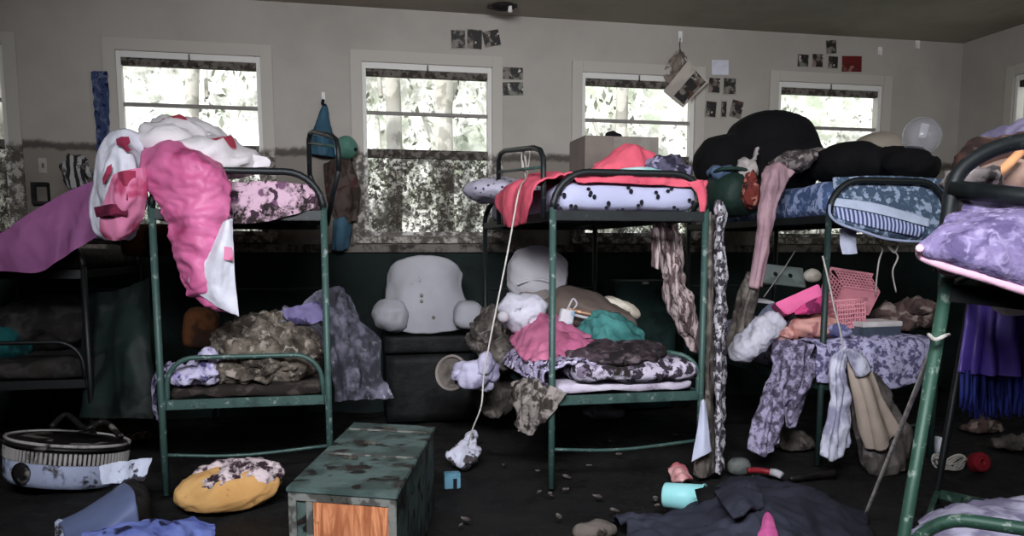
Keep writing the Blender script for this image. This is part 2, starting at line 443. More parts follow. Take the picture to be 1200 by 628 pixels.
for j in range(41):
    L_ = []
    for i in range(41):
        p = cR + RN * (2.0 + 3.5 * j / 40) + RX * (-3 + 12 * i / 40) + Vector((0, 0, 8 * j / 40))
        L_.append(bm.verts.new(p + Vector((-.6, 0, .4)) * .5 * noise.fractal(p * .9, 1, 2, 5)))
    G.append(L_)
for j in range(40):
    for i in range(40): bm.faces.new((G[j][i], G[j][i + 1], G[j + 1][i + 1], G[j + 1][i]))
struct('hillside', bm, M['bank'], smooth=True)
bm = bmesh.new()
v = [bm.verts.new(p) for p in ((-25, 4, -.4), (25, 4, -.4), (25, 26, -.4), (-25, 26, -.4))]; bm.faces.new(v)
struct('ground', bm, M['bank'])
M['bark'] = fab('pale_bark', S(216, 214, 206), S(176, 174, 166), scale=6, rough=.95)
M['leaf'] = fab('sunlit_leaf', S(226, 232, 214), S(150, 156, 142), scale=4, rough=.8)
TREES = [(-4.4, .9, .05, 'tree trunk outside the leftmost window at the photo edge'), (-2.85, 1.3, .06, 'leafy tree outside the window behind the pink duvet'),
         (-1.24, .9, .07, 'left pale trunk outside the window with muddy lower pane'), (-.62, 1.1, .085, 'right pale trunk outside the window with muddy lower pane'),
         (1.0, 1.2, .06, 'leafy tree outside the window behind the cardboard box'), (2.6, 1.0, .05, 'leafy tree outside the window below the dark red picture')]
for k, (s, d, r, lab) in enumerate(TREES):
    b0 = wall(s, -.3, -d); root = empty('tree', b0, lab, 'tree', 'trees outside the windows')
    top = b0 + Vector((.1 * sin(k * 2), .25, 5.2)); mid = b0 + Vector((.08 * cos(k * 3), .1, 2.6))
    bm = tube([b0, mid, top], [r, r * .8, r * .4][:1] * 12, n=12, seg=9)
    for q in range(4):
        p = b0.lerp(top, .42 + .14 * q); dr = Vector((cos(q * 2.1 + k) * .25, .4 + .3 * sin(q * 1.7), .5 + .12 * q))
        tube([p, p + dr * .6, p + dr * 1.2 + Vector((0, 0, .1))], r * .3, n=6, seg=6, bm=bm)
    link('trunk', bm, M['bark'], root)
    bm = bmesh.new(); rnd = random.Random(k + 3)
    for _ in range(300):
        z = rnd.uniform(1.9, 5.2); p = b0 + Vector((max(-.24, min(.24, rnd.gauss(0, .2))), .35 + abs(rnd.gauss(0, .35)), z))
        R = Euler((rnd.uniform(0, 6), rnd.uniform(0, 6), rnd.uniform(0, 6))).to_matrix(); e = rnd.uniform(.03, .065)
        bm.faces.new([bm.verts.new(p + R @ Vector(q)) for q in ((-e, 0, 0), (0, -e * .5, 0), (e, 0, 0), (0, e * .5, 0))])
    tag(link('foliage', bm, M['leaf'], root, smooth=False), kind='stuff')
# ------------------------------------------------------------------ light
w = bpy.data.worlds.new('overcast_sky'); bpy.context.scene.world = w; w.use_nodes = True
bg = w.node_tree.nodes['Background']; bg.inputs[0].default_value = (.93, .97, 1, 1); bg.inputs[1].default_value = 1.6
sun = bpy.data.objects.new('sun', bpy.data.lights.new('sun', 'SUN')); C.objects.link(sun)
sun.data.energy = 4.3; sun.data.angle = radians(3); sun.rotation_euler = (radians(42), 0, radians(-20)); sun.data.color = (1, .98, .94)
def area(name, loc, look, size, power, col):
    l = bpy.data.lights.new(name, 'AREA'); l.shape = 'RECTANGLE'; l.size, l.size_y = size; l.energy = power; l.color = col
    o = bpy.data.objects.new(name, l); C.objects.link(o); o.location = loc
    o.rotation_euler = (Vector(look) - Vector(loc)).to_track_quat('-Z', 'Y').to_euler(); return o
area('front_fill_light', (-.3, .1, 2.9), (.2, 4.9, .9), (2.2, 1.0), 150, (.91, .93, 1)).data.spread = radians(95)  # unseen fill lamp added near the ceiling above the camera; no doorway there
area('side_lamp', (3.4, 2.0, 2.4), (0.0, 4.6, 1.2), (1.2, 1.0), 34, (.93, .96, 1))  # unseen area lamp inside the room, standing clear of any window
sc = bpy.context.scene
sc.view_settings.view_transform = 'Standard'; sc.view_settings.look = 'None'; sc.view_settings.exposure = 0; sc.view_settings.gamma = 1.0
sc.cycles.max_bounces = 8; sc.cycles.transparent_max_bounces = 24; sc.cycles.use_denoising = True; sc.cycles.sample_clamp_indirect = 4

# ================================================================== BUNK BEDS
class Bunk:
    def __init__(s, label, fl, yaw, Wd=.8, L=1.9, H=1.65, zu=1.43, zl=.47, roll=0, near='bed', far='bed_dark', arc=.19, frontarch=True, lowarch=True, lowfront=True, brace=True, group='green metal bunk beds'):
        s.W, s.L, s.H, s.zu, s.zl = Wd, L, H, zu, zl
        s.root = empty('bunk_bed', (fl[0], fl[1], 0), label, 'bunk bed', group, rot=(0, radians(roll), radians(yaw)))
        s.M = Matrix.LocRotScale(s.root.location, s.root.rotation_euler, None)
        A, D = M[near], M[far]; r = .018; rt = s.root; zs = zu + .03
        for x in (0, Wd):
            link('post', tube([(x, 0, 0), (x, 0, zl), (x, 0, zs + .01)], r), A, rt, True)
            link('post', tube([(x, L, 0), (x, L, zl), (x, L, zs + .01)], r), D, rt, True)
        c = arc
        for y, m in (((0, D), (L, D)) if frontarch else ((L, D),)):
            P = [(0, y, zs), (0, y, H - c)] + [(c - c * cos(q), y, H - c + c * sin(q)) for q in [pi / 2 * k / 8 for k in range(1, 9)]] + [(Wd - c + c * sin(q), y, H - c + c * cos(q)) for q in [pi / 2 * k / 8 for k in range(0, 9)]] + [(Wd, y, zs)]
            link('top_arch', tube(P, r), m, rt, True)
        c = .14
        if lowarch:
            h = .24
            for y, m in (((-.0, A), (L, D)) if lowfront else ((L, D),)):
                P = [(.02, y, zl - .02), (.03, y, zl + .05)] + [(.03 + c - c * cos(q), y, zl + h - c + c * sin(q)) for q in [pi / 2 * k / 8 for k in range(0, 9)]] + [(Wd - .03 - c + c * sin(q), y, zl + h - c + c * cos(q)) for q in [pi / 2 * k / 8 for k in range(0, 9)]] + [(Wd - .02, y, zl - .02)]
                link('low_arch', tube(P, .013), m, rt, True)
        for nm, z, m1 in (('upper_frame', zu, D), ('lower_frame', zl, A)):
            bm = bmesh.new()
            box((0, -.012, z - .025), (Wd, .012, z + .025), bm, bev=.003); box((0, L - .012, z - .025), (Wd, L + .012, z + .025), bm, bev=.003)
            box((-.012, 0, z - .022), (.012, L, z + .022), bm, bev=.003); box((Wd - .012, 0, z - .022), (Wd + .012, L, z + .022), bm, bev=.003)
            f = link(nm, bm, m1, rt, True, smooth=False)
            bm = bmesh.new()                                   # wire springs under the mattress
            for k in range(1, 8): tube([(Wd * k / 8, .01, z + .012), (Wd * k / 8, L / 2, z - .0), (Wd * k / 8, L - .01, z + .012)], .0025, 5, bm)
            for k in range(1, 16): tube([(.01, L * k / 16, z + .01), (Wd / 2, L * k / 16, z), (Wd - .01, L * k / 16, z + .01)], .0025, 5, bm)
            link('spring_mesh', bm, D, f, True)
        if brace:
            link('brace', tube([(0, 0, .21), (Wd * .45, 0, .19), (Wd, 0, .22)], .009, n=10), A, rt, True)
            link('brace', tube([(0, L, .97), (Wd, L, .97)], .009), D, rt, True)
    def p(s, x, y, z): return s.M @ Vector((x, y, z))
    def part(s, name, bm, m): return link(name, bm, M[m], s.root)
    def mattress(s, name, mat, label, z, th, y0=.03, y1=None, x0=.03, x1=None, wr=.012, cat='mattress', group=None, seed=1):
        y1 = y1 or s.L - .04; x1 = x1 or s.W - .03
        Mx = s.M @ Matrix.Translation(((x0 + x1) / 2, (y0 + y1) / 2, z + th / 2))
        return thing(name, rbox((x1 - x0, y1 - y0, th), min(.07, th * .45), 16, Mx, wr=wr, freq=4, seed=seed), mat, label, cat, group)
fa = F(195, 580); fc = F(646, 572); fd = F(958, 545)
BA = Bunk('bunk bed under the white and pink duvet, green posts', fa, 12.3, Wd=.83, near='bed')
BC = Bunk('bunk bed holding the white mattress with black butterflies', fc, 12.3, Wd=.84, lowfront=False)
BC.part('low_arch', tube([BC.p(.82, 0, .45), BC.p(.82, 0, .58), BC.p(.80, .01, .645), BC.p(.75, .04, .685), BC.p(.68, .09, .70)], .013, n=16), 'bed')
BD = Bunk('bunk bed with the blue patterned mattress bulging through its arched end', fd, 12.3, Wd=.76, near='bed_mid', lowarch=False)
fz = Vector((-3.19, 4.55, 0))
BZ = Bunk('dark bunk bed at the far left under the purple sheet', fz, 12.3, Wd=.8, near='bed_in_dark', far='bed_in_dark', L=1.42, H=1.34, zu=1.12, zl=.5)
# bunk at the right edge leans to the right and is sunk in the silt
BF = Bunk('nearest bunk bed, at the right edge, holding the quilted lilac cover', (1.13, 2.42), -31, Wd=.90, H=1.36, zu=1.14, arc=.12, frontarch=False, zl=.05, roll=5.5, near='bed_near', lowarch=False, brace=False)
BF.part('top_arch', tube([W(1103, 318, 2.43), W(1112, 250, 2.43), W(1117, 218, 2.43), W(1128, 198, 2.42), W(1150, 182, 2.39), W(1176, 171, 2.35), W(1206, 165, 2.3), W(1260, 162, 2.22), W(1330, 170, 2.1), W(1372, 200, 2.0), W(1384, 330, 1.98)], .022, n=60), 'bed_dark')
BF.part('cross_bar', tube([W(1114, 221, 2.43), W(1200, 231, 2.3), W(1378, 250, 2.0)], .026), 'bed_dark')
BF.part('low_arch', tube([BF.p(.0, 0, .30)] + [BF.p(.02 + .16 - .16 * cos(q), -.02, .34 + .17 * sin(q)) for q in [pi / 2 * k / 8 for k in range(9)]] + [BF.p(.6, -.02, .55), BF.p(.86, -.02, .42)], .02), 'bed_near')
def guard(b, p0, p1, h0, h1, rad=.015):
    """side guard rail: two uprights joined by a bent top, with a middle bar"""
    p0, p1 = Vector(p0), Vector(p1); a = p0 + Vector((0, 0, h0)); c = p1 + Vector((0, 0, h1)); d = (c - a)
    f = .18
    P = [p0, a - Vector((0, 0, .06)), a - Vector((0, 0, .015)) + d * .06, a + d * f, a + d * .5, c - d * f, c - Vector((0, 0, .015)) - d * .06, c - Vector((0, 0, .06)), p1]
    r = link('guard_rail', tube(P, rad), M['bed_dark'], b.root)
    link('middle_bar', tube([p0 + Vector((0, 0, h0 * .72)), p1 + Vector((0, 0, h1 * .72))], .009), M['bed'], r)
guard(BC, BC.p(-.03, .08, 1.42), BC.p(-.03, 1.25, 1.42), .36, .47)
ga, gb = W(397, 200, 4.75), W(363, 205, 5.3); g0, g1 = BA.p(.85, .62, 1.42), BA.p(.85, 1.2, 1.42)
guard(BA, ga, gb, .18, .27)
for q0, q1 in ((g0, ga), (g1, gb)): BA.part('guard_bracket', tube([q0, q0.lerp(q1, .5) + Vector((0, 0, .02)), q1], .015), 'bed_dark')
guard(BC, BC.p(.87, .5, 1.42), BC.p(.87, 1.75, 1.42), .36, .40, .013)
# ================================================================== HELPERS FOR PLACING THINGS
def onb(b, u, v, y):
    """point seen at (u, v) on the plane y of a bunk's own frame"""
    Mi = b.M.inverted(); o = Mi @ Vector((0, 0, EH)); d = (Mi.to_3x3() @ ray(u, v))
    k = (y - o.y) / d.y; return b.M @ (o + d * k)
def onz(u, v, z):
    r = ray(u, v); return Vector((0, 0, EH)) + r * ((z - EH) / r.z)
def rows(Y, *rr):
    """rows of (u, v[, dY]) pixel points around distance Y"""
    return [[W(p[0], p[1], Y + (p[2] if len(p) > 2 else 0)) for p in r] for r in rr]
CR, CRG = 'cloth', None

# ================================================================== LEFT BUNK
M['pinkmat'] = fab('pink_floral_mattress', S(196, 164, 180), S(112, 78, 104), 'flower', 9, .22, .06, c3=S(60, 42, 54), mud=.45, mudscale=9)
BA.mattress('mattress', M['pinkmat'], 'pink floral mattress with mud stains on the upper deck under the pink duvet', 1.445, .14, wr=.012)
b = sheet([[onb(BA, 264, 214, .02), onb(BA, 320, 213, .0), onb(BA, 368, 218, .02)], [onb(BA, 262, 232, -.02), onb(BA, 320, 232, -.04), onb(BA, 370, 232, -.02)], [onb(BA, 260, 250, -.03), onb(BA, 318, 248, -.05), onb(BA, 369, 242, -.02)], [onb(BA, 260, 263, -.03), onb(BA, 310, 260, -.045), onb(BA, 366, 245, -.02)]], 40, 30, .012, 8, 2)
solid(link('drooping_cover', b, M['pinkmat'], [o for o in C.objects if o.name == 'mattress'][0]), .008)
M['dv_white'] = fab('duvet_white_red_spots', S(216, 210, 212), S(168, 60, 78), 'spots', 3.4, .24, .02, mud=.12, mudscale=5, mudcol=S(120, 110, 108), bump=.25)
M['dv_whiteplain'] = fab('duvet_white', S(216, 216, 226), mud=.05, mudscale=6, mudcol=S(150, 145, 150), bump=.2)
M['dv_pink'] = fab('duvet_pink_lining', S(206, 110, 154), S(186, 86, 132), scale=3, soft=.2, c3=S(150, 56, 96), c3s=.07, bump=.15, rough=.5, spec=.4, mud=.06, mudscale=3, mudcol=S(140, 40, 70))  # dark rose third tone paints the shading of the creases
M['dv_rose'] = fab('duvet_rose', S(212, 128, 162), S(176, 70, 104), scale=5, thr=.52, soft=.05, bump=.15, rough=.6)
M['dv_maroon'] = fab('duvet_maroon', S(104, 30, 56), S(80, 24, 44), scale=8)
dv = empty('duvet', BA.p(.2, .1, 1.6), 'white and pink duvet with red spots thrown over the upper deck of the left bunk', 'duvet')
b = blob(W(205, 170, 4.5), (.17, .24, .13), (0, 0, 0), .035, 5, 3)
blob(W(252, 184, 4.45), (.24, .26, .11), (0, radians(12), 0), .04, 5, 5, bm=b)
blob(W(165, 186, 4.5), (.12, .2, .12), (0, 0, 0), .03, 6, 6, bm=b)
blob(W(222, 158, 4.7), (.2, .2, .09), (0, radians(10), 0), .03, 6, 8, bm=b)
sheet(rows(4.45, [(246, 170), (280, 178), (312, 184)], [(250, 186, -.05), (285, 188, -.05), (317, 189)], [(262, 200, -.08), (290, 197, -.06), (316, 195)]), 24, 20, .012, 7, 4, bm=b)
link('cover', b, M['dv_white'], dv)
b = sheet(rows(4.25, [(172, 158, .28), (198, 150, .26), (222, 163, .26), (250, 172, .26), (268, 200, .25)], [(166, 182, -.06), (195, 176, -.13), (220, 180, -.15), (245, 190, -.14), (270, 215, -.06)], [(166, 212, -.1), (195, 206, -.19), (220, 206, -.22), (245, 212, -.2), (269, 228, -.1)],
      [(182, 232, -.12), (202, 236, -.2), (222, 238, -.24), (246, 242, -.22), (268, 248, -.14)], [(194, 258, -.14), (212, 266, -.22), (230, 268, -.25), (248, 268, -.22), (266, 268, -.16)], [(203, 296, -.16), (218, 300, -.22), (232, 302, -.25), (248, 300, -.22), (266, 296, -.17)],
      [(206, 322, -.17), (222, 330, -.22), (236, 332, -.24), (252, 330, -.22), (270, 325, -.18)], [(222, 346, -.18), (236, 352, -.2), (248, 353, -.21), (262, 350, -.2), (274, 345, -.18)], [(246, 361, -.18), (256, 364, -.19), (264, 366, -.19), (272, 368, -.19), (279, 371, -.18)]), 60, 90, .022, 6.5, 11, an='h')
solid(link('lining', b, M['dv_pink'], dv), .012)
b = sheet(rows(4.03, [(262, 262, .03), (267, 258), (271, 256, .03)], [(250, 286), (262, 286, -.04), (273, 284)], [(226, 316), (250, 318, -.045), (275, 316)], [(224, 334), (250, 336, -.03), (276, 334)], [(244, 352), (262, 352, -.02), (278, 350)], [(272, 368), (276, 369), (280, 371)]), 40, 50, .010, 7, 17)
o = link('turned_back_side', b, M['dv_whiteplain'], dv); solid(o, .01)
b = sheet(rows(3.985, [(258, 291), (264, 289), (272, 290)], [(256, 297), (264, 298), (273, 299)], [(258, 303), (266, 305), (273, 305)]), 14, 14, .002)
link('red_spot', b, M['dv_rose'], dv)
b = sheet(rows(4.22, [(128, 158, .1), (146, 151, .06), (164, 160, .12)], [(114, 186, .05), (142, 180, -.1), (171, 190, .04)], [(107, 222, .04), (138, 214, -.14), (172, 218, .02)], [(106, 246, .05), (138, 244, -.12), (172, 238, .03)], [(112, 270, .06), (136, 274, -.06), (166, 262, .06)], [(120, 279, .1), (136, 283, .02), (152, 278, .1)]), 46, 54, .022, 6, 21)
solid(link('hanging_corner', b, M['dv_whiteplain'], dv), .014)
M['dv_dark'] = fab('duvet_dark_rose', S(150, 52, 78), S(128, 42, 66), scale=8)
def spot(pts, off, nm='dark_rose_spot'):
    vs = [W(u, v, 4.12 + off) for u, v in pts]; c = sum(vs, Vector()) / len(vs); bm = bmesh.new()
    cv = bm.verts.new(c - Vector((0, .012, 0))); ring = [bm.verts.new(p) for p in vs]
    for i in range(len(ring)): bm.faces.new((cv, ring[i], ring[(i + 1) % len(ring)]))
    bmesh.ops.subdivide_edges(bm, edges=bm.edges[:], cuts=2, use_grid_fill=True, smooth=.4); link(nm, bm, M['dv_dark'], dv)
spot([(136, 163), (142, 160), (151, 160), (153, 167), (149, 171), (155, 176), (148, 178), (143, 172), (137, 170)], -.02)
spot([(126, 195), (131, 192), (131, 200), (126, 210), (121, 217), (120, 209)], -.03)
b = sheet(rows(4.06, [(132, 204, .04), (150, 199, -.01), (172, 196, .06)], [(124, 222, .03), (148, 218, -.04), (172, 216, .05)], [(120, 240, .02), (146, 240, -.03), (172, 236, .06)], [(116, 268, .06), (140, 272, .02), (164, 262, .1)], [(122, 279, .10), (136, 282, .05), (150, 277, .12)]), 36, 36, .012, 7, 23)
link('hanging_lining', b, M['dv_rose'], dv)
b = sheet(rows(4.0, [(109, 243, .1), (130, 239, .03), (149, 240, .05)], [(111, 250, .1), (130, 250, .02), (150, 250, .05)], [(113, 255, .1), (124, 253, .03), (149, 254, .06)]), 22, 12, .006, 9, 3)
link('maroon_band', b, M['dv_maroon'], dv)
b = sheet(rows(4.02, [(137, 202, .02), (147, 200), (159, 200, .03)], [(140, 216, .02), (148, 216), (158, 216, .03)], [(145, 232, .02), (149, 235), (154, 230, .03)]), 16, 16, .004, 9, 3)
link('rose_wedge', b, M['dv_dark'], dv)
M['mauve'] = fab('mauve_sheet', S(142, 88, 130), S(122, 72, 112), scale=2.5, soft=.2, bump=.15, rough=.75)
thing('bed_sheet', sheet(rows(4.42, [(-60, 300, .02), (0, 272, .02), (48, 242, .05), (86, 222, .12), (112, 212, .22), (132, 214, .25)], [(-60, 304), (0, 288), (48, 262, .02), (86, 244, .08), (112, 232, .2), (134, 230, .24)], [(-60, 310), (5, 304), (50, 288), (84, 268, .05), (112, 252, .16), (134, 248, .22)], [(-60, 318), (10, 318), (44, 319), (76, 301, .03), (106, 282, .12), (130, 268, .2)]), 70, 50, .018, 4, 31, fold=.01, nf=4), M['mauve'], 'plain mauve bed sheet hanging at the left edge beside the pink duvet', 'bed sheet')
# under the upper deck of the left bunk and on its lower deck
M['brown'] = fab('brown_vinyl', S(92, 56, 32), S(58, 36, 24), scale=5, mud=.3)
thing('suitcase', rbox((.36, .3, .2), .04, 8, TM(W(182, 282, 5.35), (0, 0, .2)), wr=.01), M['brown'], 'brown vinyl suitcase seen under the pink duvet behind the left bunk post', 'suitcase')
thing('cushion', rbox((.2, .3, .26), .06, 8, TM(W(236, 385, 5.3), (0, .1, .25)), wr=.01), M['brown'], 'small brown cushion on the lower deck below the tip of the pink duvet', 'cushion')
M['mudmat'] = fab('muddy_mattress', S(70, 62, 58), S(36, 31, 28), scale=6, mud=.5)
BA.mattress('mattress', M['mudmat'], 'dark mud soaked thin mattress on the lower deck of the left bunk', .485, .07)
M['sleeping'] = fab('muddy_sleeping_bag', S(112, 103, 92), S(66, 59, 52), 'noise', 14, .5, .12, c3=S(150, 141, 130), c3s=.06, mud=.3, mudscale=8, bump=.5)
b = blob(BA.p(.50, .38, .70), (.29, .36, .20), (0, .1, .2), .055, 9, 12, sub=5, flat=.56)
blob(BA.p(.44, .24, .63), (.3, .22, .11), (0, 0, .1), .05, 10, 14, sub=5, bm=b, flat=.555)
thing('sleeping_bag', b, M['sleeping'], 'bunched grey brown muddy sleeping bag on the lower deck of the left bunk', 'sleeping bag')
M['lilac_print'] = fab('lilac_print_cloth', S(196, 190, 216), S(62, 58, 96), 'noise', 13, .56, .05, c3=S(150, 140, 186), mud=.2, mudscale=10)
b = blob(BA.p(.13, .2, .60), (.16, .2, .06), (0, 0, .3), .04, 8, 22, flat=.55)
blob(BA.p(.22, .12, .64), (.07, .09, .10), (0, .2, .3), .03, 9, 24, bm=b, flat=.55)
sheet([[BA.p(x, y, z) for x, y, z in r] for r in ([(-.05, .5, .62), (.0, .3, .66), (.04, .12, .64)], [(-.08, .5, .56), (-.05, .28, .6), (-.02, .06, .60)], [(-.1, .48, .44), (-.075, .26, .48), (-.05, .05, .50)], [(-.06, .36, .36), (-.06, .22, .36), (-.03, .08, .37)])], 26, 30, .02, 8, 5, bm=b)
thing('print_sheet', b, M['lilac_print'], 'lilac and navy printed sheet spilling over the left side of the left bunk lower deck', 'sheet')
M['clear_lilac'] = clearmat('lilac_plastic', S(150, 146, 166), .10, .25, 7)
M['lilac_cl'] = fab('purple_lining', S(112, 104, 142), S(62, 56, 92), scale=8, mud=.3, bump=.3)
b = sheet(rows(4.6, [(326, 366, .1), (352, 352, .2), (386, 336, .4), (412, 346, .5)], [(332, 378, .0), (356, 372, .1), (392, 362, .3), (428, 372, .45)], [(372, 400, .1), (394, 396, .2), (418, 396, .35), (444, 400, .45)], [(388, 440, .2), (404, 436, .25), (424, 432, .35), (447, 434, .4)], [(392, 470, .25), (410, 468, .3), (434, 468, .3), (462, 466, .3)]), 46, 50, .045, 5, 41)
bag = empty('plastic_bag', W(400, 470, 4.9), 'large crumpled clear plastic bag with lilac sheen at the right of the left bunk', 'bag')
link('clear_film', b, M['clear_lilac'], bag)
link('purple_lining', sheet(rows(4.62, [(330, 364), (352, 356, .1), (378, 352, .2)], [(338, 374), (356, 370, .06), (382, 366, .15)], [(348, 380), (364, 378, .05), (382, 376, .12)]), 24, 16, .02, 8, 2), M['lilac_cl'], bag)
M['grey_heap'] = fab('grey_mud_cloth', S(74, 68, 66), S(34, 30, 29), scale=7, mud=.35, c3=S(116, 110, 108), c3s=.1, bump=.5)
thing('sheet_heap', blob(F(430, 468, .02), (.17, .14, .07), (0, 0, .3), .04, 8, 44, flat=0.0), M['grey_heap'], 'flat heap of grey wet cloth on the floor right of the left bunk', 'cloth')
# wall side, left
M['blue_print'] = fab('blue_streamer', S(56, 68, 100), S(88, 98, 122), scale=16, thr=.55, c3=S(20, 28, 58))
thing('banner', sheet([[B(106, 84, .02), B(126, 83, .02)], [B(109, 110, .03), B(128, 110, .03)], [B(111, 140, .02), B(128, 140, .03)], [B(113, 176, .03), B(129, 176, .02)]], 14, 40, .012, 8, 3, edge=.01), M['blue_print'], 'narrow blue printed banner hanging on the wall left of the duvet', 'banner')
M['plate'] = fab('switch_plate', S(168, 160, 150)); M['plate_dk'] = fab('switch_dark', S(108, 102, 96))
def wbox(u0, v0, u1, v1, d0, d1, bm=None, bev=.003):
    """box on the back wall covering a pixel rectangle"""
    a, c = B(u0, v0, d0), B(u1, v1, d0); Mi = (Matrix.Translation(WO) @ Matrix.Rotation(YAW, 4, 'Z')); i = Mi.inverted(); p, q = i @ a, i @ c
    return box((p.x, -d1, q.z), (q.x, -d0, p.z), bm, Mi, bev)
sw = empty('light_switch', B(51, 194), 'pale wall switch plate left of the duvet', 'light switch')
link('plate', wbox(45, 185, 56, 203, 0, .012), M['plate'], sw, smooth=False); link('toggle', wbox(49, 191, 52, 197, .012, .022), M['plate_dk'], sw, smooth=False)
M['darkbox'] = fab('dark_plastic', S(40, 38, 37), S(24, 22, 22), scale=9)
sp = empty('wall_box', B(49, 226), 'small black box on the wall below the switch plate', 'box')
link('case', wbox(39, 214, 60, 240, 0, .07), M['darkbox'], sp, smooth=False); link('front_panel', wbox(43, 219, 56, 236, .07, .08), M['plate_dk'], sp, smooth=False)
M['foil'] = fab('grey_white_print', S(150, 148, 146), S(36, 34, 34), 'stripe', 7, .5, .1, c3=S(84, 80, 78))
thing('wash_bag', blob(W(89, 202, 5.75), (.10, .07, .12), (0, 0, .3), .035, 12, 46), M['foil'], 'small crumpled black and white bag hanging left of the duvet', 'bag')

# far left, in the dark
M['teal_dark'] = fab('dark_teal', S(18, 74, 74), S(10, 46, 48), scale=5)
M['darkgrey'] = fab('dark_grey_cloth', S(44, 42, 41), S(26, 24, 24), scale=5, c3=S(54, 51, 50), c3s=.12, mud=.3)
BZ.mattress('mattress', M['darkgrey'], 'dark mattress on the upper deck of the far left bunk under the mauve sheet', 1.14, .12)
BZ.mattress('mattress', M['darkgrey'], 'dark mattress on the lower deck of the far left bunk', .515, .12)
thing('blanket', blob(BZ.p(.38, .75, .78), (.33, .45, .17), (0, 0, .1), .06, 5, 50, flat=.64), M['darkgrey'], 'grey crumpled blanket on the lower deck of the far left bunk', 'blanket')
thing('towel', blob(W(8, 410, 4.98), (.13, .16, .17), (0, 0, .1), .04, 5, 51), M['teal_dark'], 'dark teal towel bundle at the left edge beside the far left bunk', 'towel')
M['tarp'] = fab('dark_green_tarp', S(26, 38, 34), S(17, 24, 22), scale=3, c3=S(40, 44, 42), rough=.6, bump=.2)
thing('tarpaulin', sheet(rows(4.75, [(100, 344, .3), (140, 338, .2), (174, 324)], [(98, 392, .2), (140, 388), (176, 384, -.05)], [(96, 440, .1), (140, 438, -.1), (177, 438, -.15)], [(92, 490), (138, 490, -.15), (178, 490, -.25)]), 40, 44, .02, 2.5, 52, fold=.02, nf=2), M['tarp'], 'dark green tarpaulin hanging left of the left bunk post', 'tarpaulin')
M['plank'] = fab('wet_plank', S(52, 42, 34), S(30, 25, 22), 'stripe', 4, .5, .2, mud=.3)
pk = TM(F(125, 497, .06), (0, .05, radians(-38)))
pl = empty('plank', F(125, 497, 0), 'dark wet plank with a pale broken end lying behind the round tub', 'plank')
link('board', box((-.42, -.09, -.02), (.40, .09, .02), None, pk, .006), M['plank'], pl, smooth=False)
M['woodend'] = fab('raw_wood_end', S(142, 112, 84), S(96, 72, 54), 'stripe', 8, .5, .2)
link('broken_end', box((.40, -.085, -.018), (.47, .07, .018), None, pk, .006), M['woodend'], pl, smooth=False)

# ================================================================== FRONT LEFT FLOOR
# round tub with ribbed band
M['tub_white'] = fab('tub_white', S(178, 186, 208), S(150, 158, 182), scale=4, mud=.42, mudscale=12, rough=.5)
M['tub_rib'] = fab('tub_rib', S(168, 164, 160), mud=.3, mudscale=7, rough=.6)
M['tub_lid'] = fab('tub_lid_dark', S(30, 27, 26), S(18, 16, 16), scale=4, c3=S(110, 104, 100), rough=.4, mud=.3)
tm = TM(F(76, 562, .02), (radians(-6), radians(7), radians(8))); R = .30
tub = empty('round_tub', F(76, 562, 0), 'round white tub with a ribbed band and a mud covered dark lid', 'tub')
link('body', lathe([(0, 0), (R * .94, 0), (R * .98, .03), (R, .12), (R * .97, .125), (0, .12)], 64, tm), M['tub_white'], tub)
bm = bmesh.new()
for k in range(84):
    a = 2 * pi * k / 84; box((R * .985, -.006, .125), (R * 1.02, .006, .185), bm, tm @ Matrix.Rotation(a, 4, 'Z'), .002)
link('ribbed_band', bm, M['tub_rib'], tub, smooth=False)
link('inner_wall', lathe([(R * .98, .12), (R * .98, .19), (R * .95, .195), (0, .18)], 64, tm), M['tub_lid'], tub)
bm = lathe([(0, .215), (R * .5, .222), (R * .93, .208), (R * 1.03, .195), (R * 1.035, .205), (R * .98, .222), (R * .93, .226), (R * .5, .238), (0, .232)], 64, tm)
link('lid', bm, M['tub_lid'], tub)
bm = tube([tm @ Vector((R * 1.0 * cos(a), R * 1.0 * sin(a), .224)) for a in [2 * pi * k / 48 for k in range(49)]], .009, 8)
link('lid_rim', bm, M['tub_rib'], tub)
bm = lathe([(0, .0), (.05, .0), (.055, .012), (.03, .02), (0, .02)], 24, tm @ Matrix.Rotation(radians(-112), 4, 'Z') @ Matrix.Translation((R * .995, 0, .07)) @ Matrix.Rotation(pi / 2, 4, 'Y'))
link('round_handle', bm, M['tub_lid'], tub)
thing('rag', tube([W(60, 500, 4.4), W(78, 486, 4.5), W(100, 502, 4.35), W(122, 494, 4.4), W(142, 512, 4.3)], .016, 7, n=30), M['tub_lid'], 'dark muddy rag rope lying across the lid of the round tub', 'rag')
M['paper'] = fab('muddy_paper', S(196, 202, 220), S(60, 58, 70), 'noise', 14, .57, .03, mud=.3, mudscale=16)
thing('paper_sheet', sheet(rows(3.95, [(116, 546), (145, 540, .03), (177, 536)], [(117, 556, -.03), (146, 551, -.02), (174, 549, -.02)], [(119, 567, -.05), (148, 565, -.05), (168, 563, -.04)]), 30, 16, .012, 8, 55, edge=.006), M['paper'], 'crumpled white paper with dark stains beside the round tub', 'paper')
M['bin'] = fab('blue_grey_plastic', S(104, 116, 150), S(80, 90, 122), scale=2, soft=.2, rough=.5, bump=.1, mud=.1, mudcol=S(40, 40, 46))
bin_ = empty('plastic_bin', F(120, 626, 0), 'tipped over blue grey plastic bin at the lower left', 'bin')
b = sheet(rows(3.75, [(68, 612, -.1), (104, 592, .0), (146, 566, .1)], [(74, 622, -.2), (110, 602, -.15), (156, 574, -.05)], [(76, 640, -.25), (116, 622, -.25), (160, 592, -.15)], [(76, 655, -.25), (120, 645, -.25), (164, 620, -.15)]), 26, 24, .004)
solid(link('shell', b, M['bin'], bin_), .008)
